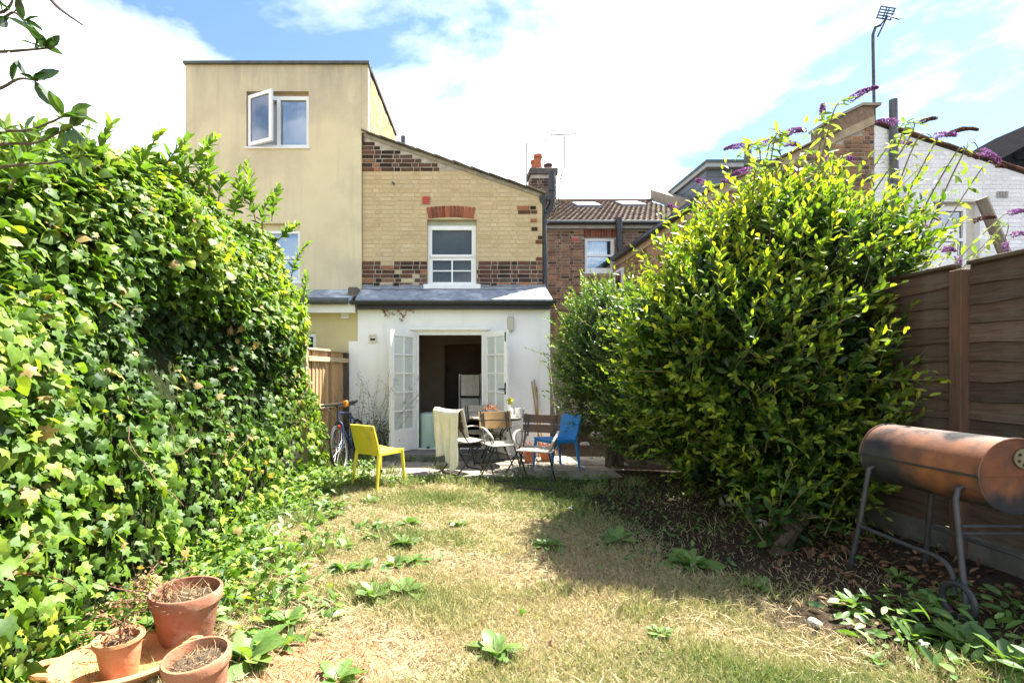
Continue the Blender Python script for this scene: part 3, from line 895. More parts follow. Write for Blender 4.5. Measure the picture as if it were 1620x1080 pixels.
# its own low yellow extension
MB().board(-4.6, -1.517, -.05, 2.52, YE + .04, YE + .18, [(-2.62, -2.215, 1.25, 2.12)]).build('extension_wall', m_yelwall, tan)
window(tan, -2.617, -2.218, 1.255, 2.117, YE + .06, [(.13, .87, .07, .93)], m_upvc, m_glass, .06, None, m_greyblind)
MB().prism([(-4.6, 8.24, 2.60), (-1.60, 8.24, 2.60), (-1.60, YT - .002, 2.88), (-4.6, YT - .002, 2.88)], (0, 0, .03)).build('extension_roof', m_lead, tan)
MB().box(-4.6, -1.535, 8.27, YE + .038, 2.44, 2.595).build('fascia_board', m_wpaint, tan)
tg = MB(); tg.tube([(-4.6, 8.21, 2.62), (-1.64, 8.21, 2.62)], .055, 10); tg.build('gutter', m_greypipe, tan, True)
MB().bbox(-1.70, -1.525, 8.50, YT - .01, 2.72, 2.90, .02).build('stone_corbel', M_('weathered_stone', (.17,.14,.11), (.10,.085,.07), 10, .95, .5), tan)
v2 = P(546, 497, YE + .04)
lv = MB()
for k in range(3): lv.bbox(v2.x - .065, v2.x + .065, YE + .012, YE + .038, v2.z - .07 + k*.047, v2.z - .03 + k*.047, .004)
lv.build('louvre_vent', m_upvc, tan)

# ------------------------------------------------------------------ rear of the terrace across the yard
YM = 13.6
terr = thing('terrace_house', 'brick terrace with brown tiled roof and two rooflights seen across the yard', 'house', (3.5, 13.6, 0))
TW = (3.66, 4.46, 4.13, 5.09)
MB().board(1.35, 7.1, -.05, 5.36, YM, YM + .25, [TW]).build('rear_wall', m_mortar, terr)
qs = lay(2.35, 5.3, 2.2, 5.3, clip_holes([TW, (3.62, 4.52, 5.09, 5.31), (3.30,3.48,4.98,5.08)]), rs=12)
bricks_one_mesh('bricks', qs, B_STOCK_S, terr, 'y', YM, .012)
lb = brick_mesh('lintel_brick', B_ARCH_O)
for i in range(12):
    o = link('lintel_brick', lb, terr, loc=Vector((3.655 + i*.0735, YM + .008, 5.2)) - WL[terr]); o.scale = (.062, .04, .205)
MB().bbox(3.30, 3.48, YM - .015, YM + .02, 4.985, 5.08, .004).build('air_brick', M_('air_brick_red', (.5,.1,.07)), terr)
window(terr, TW[0] + .004, TW[1] - .004, TW[2] + .02, TW[3] - .004, YM + .05, [(.10, .90, .53, .92), (.10, .90, .14, .47)], m_upvc, m_mirror, .06, (.05, .09, .04), m_curtain)
rf = lambda y: 5.46 + (y - 13.42)*(7.36 - 5.46)/(17.5 - 13.42)
MB().prism([(-1.2, 13.42, rf(13.42)), (7.0, 13.42, rf(13.42)), (7.0, 17.5, rf(17.5)), (-1.2, 17.5, rf(17.5))], (0, 0, -.05)).build('roof', m_slate, terr)
tm = MB(); rt = random.Random(2)
ny_ = 22; tw_ = .215
for j in range(ny_):
    ya = 13.40 + j*(4.1/ny_); yb = ya + 4.1/ny_ + .05
    for i in range(38):
        xa = 1.2 + i*tw_*.72 + (j % 2)*.1; xb = xa + tw_*.72 - .012
        if xb > 6.98: continue
        d = rt.uniform(-.006, .006); c = .012
        xm = (xa + xb)/2
        tm.add([(xa, ya, rf(ya)+.05+d), (xm, ya, rf(ya)+.075+d), (xb, ya, rf(ya)+.045+d), (xa, yb, rf(yb)+.012), (xm, yb, rf(yb)+.03), (xb, yb, rf(yb)+.008),
                (xa, ya, rf(ya)+.01), (xb, ya, rf(ya)+.01)], [(0,1,4,3), (1,2,5,4), (0,6,7,2,1)])
tag(tm.build('roof_tiles', m_tile, terr), kind='stuff')
MB().tube([(-1.2, 17.5, rf(17.5)+.03), (7.0, 17.5, rf(17.5)+.03)], .09, 8).build('ridge', m_tile, terr, True)
for px, Yr in ((928, 16.3), (998, 16.5)):
    q = P(px, 329, Yr); s_ = .45; dz = (7.36 - 5.46)/(17.5 - 13.42)
    f = MB().prism([(q.x - s_*.85, Yr - .36, rf(Yr-.36)+.11), (q.x + s_*.85, Yr - .36, rf(Yr-.36)+.11), (q.x + s_*.85, Yr + .40, rf(Yr+.40)+.11), (q.x - s_*.85, Yr + .40, rf(Yr+.40)+.11)], (0, 0, -.09)).build('rooflight', m_greypanel, terr)
    MB().prism([(q.x - s_*.72, Yr - .29, rf(Yr-.29)+.115), (q.x + s_*.72, Yr - .29, rf(Yr-.29)+.115), (q.x + s_*.72, Yr + .33, rf(Yr+.33)+.115), (q.x - s_*.72, Yr + .33, rf(Yr+.33)+.115)], (0, 0, .008)).build('pane', M_('sky_glass', (.5,.55,.6), (.48,.53,.58), 2, .05, 0, spec=1.0), f)
MB().tube([(1.3, 13.36, 5.43), (5.6, 13.36, 5.43)], .06, 8).build('gutter', m_black, terr, True)
MB().box(1.35, 5.6, 13.44, YM - .002, 5.30, 5.44).build('eaves_board', M_('grey_eaves', (.42,.40,.36)), terr)
# raised party parapet beyond the tiles
MB().prism([(7.02, 13.5, rf(13.5) + .05), (7.02, 17.6, rf(17.6) + .05), (7.02, 17.6, rf(17.6)+.42), (7.02, 13.5, rf(13.5)+.36)], (.3, 0, 0)).build('parapet', M_('parapet_render', (.33,.28,.20), (.24,.20,.14), 5, .9, .3), terr)
# downpipe with swan neck by the window
d0 = P(979, 345, 13.3); d1 = P(980, 395, 13.3); d2 = P(995, 412, 13.2); d3 = P(994, 470, 13.2)
MB().tube([d0, d1, d1*.5 + d2*.5, d2, d3], .085, 10).build('downpipe', m_black, terr, True)
# chimney stack
cs = P(860, 300, 14.25)
ch = MB(); ch.box(2.31, 3.02, 14.2, 14.75, 5.2, 7.02)
chm = ch.build('chimney', m_mortar, terr)
cq = lay(2.312, 3.018, 5.5, 6.98, lambda a, b, z0, z1: [(a, b, z0, z1)], rs=21)
bricks_one_mesh('bricks', cq, brick_mat('chimney_brick', [(0,(.05,.035,.03)),(.4,(.13,.085,.06)),(.8,(.19,.13,.085)),(1,(.26,.13,.075))], 'island'), chm, 'y', 14.2, .012)
cq = lay(14.202, 14.748, 5.5, 6.98, lambda a, b, z0, z1: [(a, b, z0, z1)], rs=22)
bricks_one_mesh('side_bricks', cq, B_STOCK_S, chm, '-x', 2.31, .012)
MB().bbox(2.26, 3.06, 14.15, 14.8, 7.02, 7.20, .02).build('chimney_cap', M_('sooty_cement', (.12,.11,.095), (.08,.07,.06), 9, .95, .4), chm)
for px, yy, mt, hh in ((851, 14.33, m_potred, .42), (846, 14.58, m_potred, .36), (867, 14.45, M_('sooty_pot', (.09,.065,.05)), .2)):
    q = P(px, 250, yy)
    MB().lathe([(.02, 0), (.125, 0), (.115, .1), (.10, hh*.75), (.125, hh*.8), (.125, hh), (.09, hh), (.08, hh*.6)], 16, Matrix.Translation((q.x, yy, 7.2))).build('chimney_pot', mt, chm, True)
# small flue beyond the brick gable
fq = P(638, 236, 13.0)
fu = thing('flue_chimney', 'small dark flue and stub chimney peeping over the brick gable roof', 'chimney', (fq.x, 13.0, 5.2))
fm = MB(); fm.tube([(fq.x, 13.0, 6.2), (fq.x, 13.0, P(638, 216, 13).z)], .06, 10); fm.build('flue', m_greypipe, fu, True)
MB().bbox(fq.x - .1, fq.x + .28, 13.02, 13.4, 5.2, P(640, 229, 13).z, .02).build('stack', m_cement, fu)

# aerials
ae = thing('tv_aerial', 'thin television aerial with long comb boom beside the red chimney pots', 'aerial', P(890, 285, 14.3))
a0, a1, a2 = P(884, 290, 14.3), P(893, 265, 14.3), P(893, 216, 14.3)
MB().tube([a0 - Vector((0, 0, .6)), a0, a1, a2], .016, 6).build('mast', m_metal, ae)
MB().tube([P(868, 214, 14.3), P(913, 212, 14.3)], .014, 6).build('boom', m_metal, ae)
el = MB()
for px in range(872, 913, 4): q = P(px, 213.5, 14.3); el.tube([q + Vector((0, -.22, -.02)), q + Vector((0, .22, .02))], .008, 5)
for sgn in (-1, 1): q = P(867, 214, 14.3); el.tube([q, q + Vector((.06*sgn - .03, 0, .25*sgn))], .009, 5)
el.build('elements', m_metal, ae)
bk = MB()
for py in (277, 283): bk.tube([P(876, py, 14.3), P(888, py, 14.3)], .012, 5)
bk.build('bracket', m_metal, ae)
pa = thing('aerial_pole', 'bare thin aerial pole with a short side arm left of the chimney', 'aerial', P(833, 300, 13.9))
MB().tube([P(833, 340, 13.9), P(833, 227, 13.9)], .016, 6).build('mast', m_metal, pa)
MB().tube([P(833, 227, 13.9), P(868, 222, 13.9)], .01, 6).build('side_arm', m_metal, pa)
ra = thing('tv_aerial', 'tall television aerial with grid reflector on the right hand party wall', 'aerial', (7.7, 9.1, 5.6))
r0, r1, r2, r3 = P(1384, 240, 9.1), P(1381, 70, 9.1), P(1381, 55, 9.1), P(1393, 40, 9.1)
MB().tube([r0, r1, r2, (r2 + r3)/2 + Vector((-.02, 0, .05)), r3], .024, 8).build('mast', m_metal, ra)
gr = MB(); gc = P(1402, 22, 9.1)
for k in range(5): gr.box(-.17, .17, -.008, .008, -.085 + k*.042, -.085 + k*.042 + .017, Matrix.Translation(gc) @ Euler((.5, -.06, .25)).to_matrix().to_4x4())
for xx in (-.17, -.03, .03, .155): gr.box(xx, xx + .016, .009, .02, -.09, .1, Matrix.Translation(gc) @ Euler((.5, -.06, .25)).to_matrix().to_4x4())
gr.build('reflector', m_metal, ra)
bo = MB(); bo.tube([r3 + Vector((0, 0, .0)), gc + Vector((.02, 0, -.05)), gc + Vector((-.03, .15, -.32))], .014, 6)
for k in range(5):
    q = gc + Vector((-.005*k, -.05 - .05*k, -.08 - .045*k))
    bo.tube([q + Vector((-.09, 0, .02)), q + Vector((.09, 0, -.01))], .005, 5)
bo.tube([gc + Vector((0, -.02, -.05)), gc + Vector((-.03, -.3, -.32))], .007, 5)
bo.build('boom', m_metal, ra)

# ------------------------------------------------------------------ brick neighbour on the right
YN = 9.0
nb = thing('neighbour_house', 'brown brick neighbouring house with sloping parapet rising behind the shrubs', 'house', (6, 9, 0))
nx0, nx1 = 4.42, 7.56
ntop = lambda x: 4.5 + (5.95 - 4.5)*(x - nx0)/(nx1 - nx0)
MB().board(nx0, nx1, 0, 4.4, YN, YN + .22, (), ntop).build('gable_wall', m_mortar, nb)
bricks_one_mesh('gable_bricks', lay(nx0 + .003, nx1 - .003, 2.6, 6.0, clip_holes([], ntop), rs=31), B_STOCK_S, nb, 'y', YN, .012)
NW = []
MB().box(nx0, nx0 + .2, YN + .222, YM - .01, 0, 4.35).build('flank_wall', m_mortar, nb)
FW = (12.75, 13.4, 3.1, 4.12)
bricks_one_mesh('flank_bricks', lay(YN + .01, YM - .02, 2.2, 4.3, clip_holes([FW]), rs=32), brick_mat('brown_stock_brick', [(0,(.16,.09,.055)),(.4,(.30,.18,.10)),(.8,(.38,.25,.14)),(1,(.45,.2,.1))], 'island'), nb, '-x', nx0, .012)
fwin = MB().board(FW[0], FW[1], FW[2], FW[3], -.03, .03, [(FW[0]+.06, FW[1]-.06, 3.62, 4.05), (FW[0]+.06, FW[1]-.06, 3.16, 3.56)], M=Matrix.Translation((nx0 - .03, 0, 0)) @ Matrix(((0,1,0,0),(1,0,0,0),(0,0,1,0),(0,0,0,1)))).build('window', m_upvc, nb)
MB().box(nx0 - .035, nx0 - .03, FW[0]+.05, FW[1]-.05, 3.1, 4.1).build('pane', m_mirror, fwin)
MB().prism([(nx0 - .1, YN + .02, ntop(nx0) - .02), (nx1, YN + .02, ntop(nx1) + .01), (nx1, YN + .02, ntop(nx1) + .08), (nx0 - .1, YN + .02, ntop(nx0) + .04)], (0, 4.5, 0)).build('roof', m_slate, nb)
MB().tube([(nx0 - .1, YN - .08, 4.43), (nx0 - .1, YM - .3, 4.43)], .06, 8).build('gutter', m_black, nb, True)
MB().box(nx0 - .03, nx0 - .003, YN + .01, YM - .02, 4.25, 4.40).build('eaves_board', M_('tan_eaves', (.40,.31,.20)), nb)
nvt = MB().bbox(-.2, .2, -.1, .18, -.014, .014, .004).mesh('verge_tile', M_('brown_verge', (.20,.15,.10), (.13,.10,.07), 9, .9, .4, rand='object'))
na2 = math.atan(ntop(1) - ntop(0))
for i in range(10):
    x = nx0 + .1 + (nx1 - nx0 - .9)*i/9
    o = link('verge_tile', nvt, nb, loc=Vector((x, YN - .01, ntop(x) + .10)) - WL[nb]); o.rotation_euler = (0, -na2 - .04, 0)
MB().prism([(nx0, YN - .03, ntop(nx0) - .08), (nx1, YN - .03, ntop(nx1) - .08), (nx1, YN - .03, ntop(nx1) + .07), (nx0, YN - .03, ntop(nx0) + .07)], (0, .05, 0)).build('verge_board', M_('tan_eaves', (.40,.31,.20)), nb)
MB().prism([(6.72, YN - .015, 5.62), (7.56, YN - .015, 5.9), (7.56, YN - .015, 6.18), (7.33, YN - .015, 6.18), (6.72, YN - .015, 5.88)], (0, .4, 0)).build('parapet', M_('parapet_brick', (.24,.165,.105), (.16,.11,.075), 14, .9, .4), nb)
cp = MB(); cp.prism([(6.68, YN - .05, 5.87), (7.33, YN - .05, 6.19), (7.33, YN - .05, 6.24), (6.68, YN - .05, 5.92)], (0, .45, 0)); cp.box(7.33, 7.66, YN - .05, YN + .4, 6.19, 6.24)
cp.build('coping', m_cement, nb)
np0 = P(1100, 316, 8.93)
MB().tube([(4.36, 8.92, 4.40), (4.36, 8.92, 2.0)], .05, 8).build('downpipe', m_black, nb, True)
# grey clad dormer on its main roof
nrf = MB().prism([(7.33, 13.42, rf(13.42)), (11.4, 13.42, rf(13.42)), (11.4, 17.5, rf(17.5)), (7.33, 17.5, rf(17.5))], (0, 0, -.06)).build('main_roof', m_slate, nb)
MB().board(7.35, 11.4, 0, 5.4, YM, YM + .25).build('main_wall', B_STOCK_S, nb)
DX, DY = 7.42, 14.55
dm = MB().box(DX, 11.5, DY, 17.4, 5.9, 7.30).build('dormer', m_greypanel, nb)
cl2 = MB()
for k in range(6): cl2.prism([(DX - .012, DY, 6.02 + k*.215), (DX - .012, 17.3, 6.02 + k*.215), (DX - .012, 17.3, 6.20 + k*.215), (DX - .012, DY, 6.20 + k*.215)], (.011, 0, 0))
for k in range(6): cl2.box(DX, 8.02, DY - .012, DY - .001, 6.02 + k*.215, 6.20 + k*.215)
cl2.build('cladding_boards', m_greypanel, dm)
MB().box(DX - .12, 11.6, DY - .22, 17.45, 7.42, 7.50).build('dormer_roof', M_('green_felt', (.09,.115,.10)), dm)
MB().box(DX - .1, 11.6, DY - .2, 17.4, 7.30, 7.42).build('dormer_fascia', M_('pale_fascia', (.36,.37,.36), (.32,.33,.32)), dm)
window(dm, 8.05, 9.1, 6.3, 7.2, DY - .05, [(.09, .48, .07, .92), (.53, .91, .07, .92)], m_greypanel, m_mirror, .05, None, m_curtain, backd=.046)
MB().tube([P(1183, 262, 13.4), P(1183, 232, 13.4)], .09, 8).build('flue', m_greypipe, nb, True)

# ------------------------------------------------------------------ white painted house on the far right
wh = thing('white_house', 'white painted brick gabled house with grey pipe on the far right', 'house', (9, 9, 0))
wx0, wx1 = 7.575, 10.9
wtop = lambda x: 5.86 + (4.76 - 5.86)*(x - wx0)/(wx1 - wx0)
WW = (8.62, 9.45, 3.3, 4.5)
MB().board(wx0, wx1, 0, 4.7, YN, YN + .22, [WW], wtop).build('gable_wall', m_mortar_w, wh)
bricks_one_mesh('bricks', lay(wx0 + .003, wx1 - .003, 2.4, 5.9, clip_holes([WW, (8.6, 9.5, 4.5, 4.72)], wtop), rs=41), B_WHITE_S, wh, 'y', YN, .0055)
wab = brick_mesh('arch_brick', B_WHITE_S)
for i in range(13):
    t = (i + .5)/13
    o = link('arch_brick', wab, wh, loc=Vector((8.61 + t*.87, YN + .012, 4.605 + .03*math.sin(t*PI))) - WL[wh]); o.scale = (.058, .04, .2); o.rotation_euler = (0, (t-.5)*.35, 0)
window(wh, WW[0] + .004, WW[1] - .15, WW[2] + .004, WW[3] - .06, YN + .09, [(.08, .92, .50, .93), (.08, .92, .06, .45)], m_wpaint, m_mirror, .07, None, M_('blue_blind', (.24,.42,.58), (.22,.38,.54), 3, .8, .05))
MB().box(WW[1] - .147, WW[1] - .003, YN + .10, YN + .16, WW[2], WW[3] - .003).build('window_reveal', M_('cream_paint', (.62,.58,.48)), wh)
MB().box(WW[0] + .004, WW[1] - .15, YN + .10, YN + .16, WW[3] - .058, WW[3] - .003).build('window_head', M_('cream_paint', (.62,.58,.48)), wh)
MB().prism([(wx0, YN + .02, wtop(wx0) + .01), (wx1 + .1, YN + .02, wtop(wx1 + .1) + .01), (wx1 + .1, YN + .02, wtop(wx1 + .1) + .07), (wx0, YN + .02, wtop(wx0) + .07)], (0, 4.4, 0)).build('roof', m_slate, wh)
wvt = MB().bbox(-.17, .17, -.06, .14, -.01, .01, .003).mesh('verge_tile', M_('red_verge', (.22,.12,.085), (.15,.09,.065), 9, .9, .4, rand='object'))
wa = math.atan(wtop(1) - wtop(0))
for i in range(11):
    x = wx0 + .17 + (wx1 - wx0 - .1)*i/10.5
    o = link('verge_tile', wvt, wh, loc=Vector((x, YN, wtop(x) + .065)) - WL[wh]); o.rotation_euler = (0, -wa + .03, 0)
q = P(1585, 308, YN); vb = MB()
for k in range(4): vb.box(q.x - .1 + k*.052, q.x - .1 + k*.052 + .036, YN - .02, YN - .004, q.z - .055, q.z + .055)
vb.build('air_brick', M_('grey_vent', (.36,.34,.33)), wh)
MB().tube([P(1413, 158, 8.93), P(1415, 300, 8.93), P(1418, 520, 8.93)], .062, 12).build('soil_pipe', m_greypipe, wh, True)
# dark slate roofed house beyond
bs = thing('slate_house', 'house with steep black slate roof at the right edge', 'house', (15, 14, 0))
MB().box(12.6, 20, 13.9, 14.1, 0, 6.2).build('wall', m_mortar, bs)
e0, e1 = P(1512, 252, 13), P(1700, 160, 13.0)
sm_ = MB()
sm_.prism([(12.7, 13.1, 6.1), (19, 13.1, 6.1), (19, 13.1, 9.6)], (0, 4.5, 0))
m_jet = M_('jet_slate', (.012,.012,.014), (.02,.02,.022), 9, .95, .2, spec=.0)
rfo = sm_.build('roof', m_jet, bs)
ft = MB()
for k in range(13):
    z = 5.75 + k*.2
    x = 12.75 + max(0, z + .19 - 6.1)*1.8
    ft.prism([(x, 13.06, z), (19, 13.06, z), (19, 13.03, z + .0), (x, 13.03, z)], (0, .03, .215))
ft.build('slate_hanging', m_jet, bs)
MB().box(11.2, 13.5, 12.8, 13.0, 6.28, 6.40).build('roof_edge', M_('green_felt', (.09,.115,.10)), bs)
# ------------------------------------------------------------------ fences
m_newwood = M_('new_fence_wood', (.46,.29,.15), (.38,.225,.11), 3, .8, .25, vec=(14, 14, .7), rand='object')
m_rail = M_('pale_rail_wood', (.50,.38,.24), (.42,.31,.19), 3, .8, .2, vec=(5, 1, 10))
m_oldwood = M_('weathered_fence_board', (.125,.078,.052), (.065,.04,.028), 3.0, .95, .6, vec=(9, 1.1, 30), c3=(.135,.115,.08), s3=2.6, lo3=.48, hi3=.72, rand='object')
m_conc = M_('gravel_board_concrete', (.17,.155,.13), (.10,.092,.078), 5, .95, .5, 40)
lf = thing('slat_fence', 'new orange slatted fence beside the bicycle and white wall', 'fence', (-1.85, 7.9, 0))
A, B = Vector((-2.02, 7.05, 0)), Vector((-1.70, 8.37, 0))
dv = (B - A).normalized(); nv_ = Vector((dv.y, -dv.x, 0))
slat = MB().bbox(-.045, .045, -.008, .008, 0, 1.72, .003).mesh('slat', m_newwood)
nsl = 13; angf = math.atan2(dv.y, dv.x)
for i in range(nsl):
    t = (i + .5)/nsl
    if t > .90: continue
    p = A + (B - A)*t
    o = link('slat', slat, lf, loc=p + Vector((0, 0, .06 + random.uniform(-.012, .012))) - WL[lf]); o.rotation_euler = (0, random.uniform(-.006, .006), angf + .14)
for z, h_ in ((.16, .07), (.92, .07), (1.62, .07)):
    M = Matrix.Translation(A + nv_*.035) @ Matrix.Rotation(angf, 4, 'Z')
    MB().bbox(.05, (B-A).length, -.022, .022, z, z + h_, .004, M).build('rail', m_rail, lf)
MB().bbox(0, (B-A).length, -.05, .06, 1.78, 1.81, .004, Matrix.Translation(A) @ Matrix.Rotation(angf, 4, 'Z')).build('capping', m_rail, lf)
for t in (.0, .985):
    p = A + (B - A)*t
    MB().bbox(p.x - .05, p.x + .05, p.y - .05, p.y + .05, 0, 1.78, .006).build('post', m_rail if t < .5 else M_('dark_post', (.07,.055,.045)), lf)

FX = 3.75
fr = thing('lap_fence', 'tall brown weathered lap board fence behind the drum barbecue', 'fence', (FX, 4, 0))
posts = [1.86, 3.68, 5.52, 7.3]
panel = 0
rfz = random.Random(8)
for a, b in zip(posts[:-1], posts[1:]):
    L = b - a - .1
    nb_ = 14; z = .30
    for k in range(nb_):
        hgt = .152
        mb = MB(); n = 10
        vs = []
        ph = rfz.uniform(0, 6)
        for i in range(n + 1):
            y = -L/2 + L*i/n; w = .009*math.sin(i*1.1 + ph) + .006*math.sin(i*2.7 + ph)
            for dx, dz in ((-.020, w), (-.004, hgt), (.004, hgt), (-.006, w)):
                vs.append((dx, y, dz))
        fs = [(4*i+k2, 4*i+4+k2, 4*i+4+(k2+1) % 4, 4*i+(k2+1) % 4) for i in range(n) for k2 in range(4)]
        fs += [(0,1,2,3), (4*n+3, 4*n+2, 4*n+1, 4*n)]
        mb.add(vs, fs)
        o = link('board', mb.mesh('board', m_oldwood), fr, loc=Vector((FX, (a + b)/2, z)) - WL[fr])
        o.rotation_euler = (rfz.uniform(-.004, .004), 0, 0)
        z += .137
    top_z = z
    MB().bbox(FX - .04, FX + .03, a + .05, b - .05, 2.225, 2.255, .005).build('capping', m_oldwood, fr)
    MB().bbox(FX - .02, FX + .03, a + .03, b - .03, -.05, .30, .008).build('gravel_board', m_conc, fr)
    ymid = (a + b)/2
    for yb in ((a*.5 + b*.5),):
        MB().bbox(FX - .055, FX - .022, yb - .02, yb + .02, .3, 2.22, .004).build('batten', m_oldwood, fr)
for y in posts:
    MB().bbox(FX - .07, FX + .03, y - .045, y + .045, -.05, 2.20, .006).build('post', M_('brown_post', (.13,.072,.042), (.085,.048,.03), 3, .9, .3, vec=(8, 8, .8)), fr)
# leaning timber pole beyond the fence
tp = P(1553, 314, 7.0); bp_ = Vector((9.0, 7.0, 0.0))
pl = thing('timber_pole', 'weathered timber pole leaning in front of the white house window', 'pole', bp_)
MB().tube([bp_, bp_*.5 + tp*.5, tp], [.075, .07, .065], 8).build('pole', M_('grey_timber', (.24,.20,.15), (.16,.135,.10), 3, .9, .4, vec=(8, 8, .8)), pl)

# ------------------------------------------------------------------ moulded plastic chairs
def moulded_chair(name, label, mat, loc, fwd):
    t = thing(name, label, 'chair', loc, math.atan2(fwd[1], fwd[0]))
    hw = .215
    # seat: shallow dished slab
    def slab(fn, nu, nv, th):
        mb = MB(); vs = []
        for side in (0, 1):
            for i in range(nu + 1):
                for j in range(nv + 1):
                    p, nn = fn(i/nu, j/nv)
                    vs.append(Vector(p) - Vector(nn)*th*side)
        k = (nu+1)*(nv+1); I = lambda i, j, s_: s_*k + i*(nv+1) + j
        fs = []
        for i in range(nu):
            for j in range(nv):
                fs.append((I(i,j,0), I(i+1,j,0), I(i+1,j+1,0), I(i,j+1,0)))
                fs.append((I(i,j,1), I(i,j+1,1), I(i+1,j+1,1), I(i+1,j,1)))
        for i in range(nu):
            fs.append((I(i,0,0), I(i,0,1), I(i+1,0,1), I(i+1,0,0))); fs.append((I(i,nv,0), I(i+1,nv,0), I(i+1,nv,1), I(i,nv,1)))
        for j in range(nv):
            fs.append((I(0,j,0), I(0,j+1,0), I(0,j+1,1), I(0,j,1))); fs.append((I(nu,j,0), I(nu,j,1), I(nu,j+1,1), I(nu,j+1,0)))
        return mb.add(vs, fs)
    def seat(u, v):
        y = (v*2 - 1)*hw*(1 - .06*(1-u)); x = -.20 + .43*u
        return (x, y, .455 - .014*(1 - (2*v-1)**2) + .01*(u - .5)), (0, 0, 1)
    def back(u, v):
        w = hw*(.96 + .02*math.sin(u*PI)); s_ = v*2 - 1
        x = -.195 - .10*u - .012*u*u - .035*(1 - s_*s_)*(.3 + .7*u)
        return (x, s_*w, .40 + .375*u - .012*(1 - s_*s_)*0 + .008*math.cos(s_*1.5)), (-1, 0, -.25)
    slab(seat, 8, 8, .024).build('seat', mat, t, True, True)
    slab(back, 8, 8, .02).build('backrest', mat, t, True, True)
    for sx, sy in ((1,1),(1,-1),(-1,1),(-1,-1)):
        tx, bx = (.205, .235) if sx > 0 else (-.195, -.255)
        ty, by = sy*(hw - .02), sy*(hw + .005)
        MB().tube([(tx, ty, .445), ((tx+bx)/2, (ty+by)/2, .25), (bx, by, 0)], [.024, .021, .015], 8).build('leg', mat, t, True, True)
    ap = MB()
    for sy in (1, -1): ap.bbox(-.2, .21, sy*(hw-.012) - .008, sy*(hw-.012) + .008, .405, .446, .005)
    ap.bbox(.195, .215, -hw + .02, hw - .02, .405, .443, .005)
    ap.build('seat_rim', mat, t, False, True)
    return t
m_yplast = M_('yellow_plastic', (.74,.60,.06), (.68,.54,.05), 3, .55, .06, spec=.35, c3=(.46,.35,.07), s3=5, lo3=.55, hi3=.75)
m_bplast = M_('blue_plastic', (.018,.20,.52), (.015,.165,.45), 3, .5, .06, spec=.35, c3=(.06,.20,.40), s3=5, lo3=.55, hi3=.75)
moulded_chair('plastic_chair', 'yellow moulded plastic chair standing on the lawn by the bicycle', m_yplast, (-.88, 6.40, gz(-.88, 6.4)), (.61, .79))
moulded_chair('plastic_chair', 'blue moulded plastic chair beside the garden table', m_bplast, (1.54, 7.28, .06), (-.9, -.42))

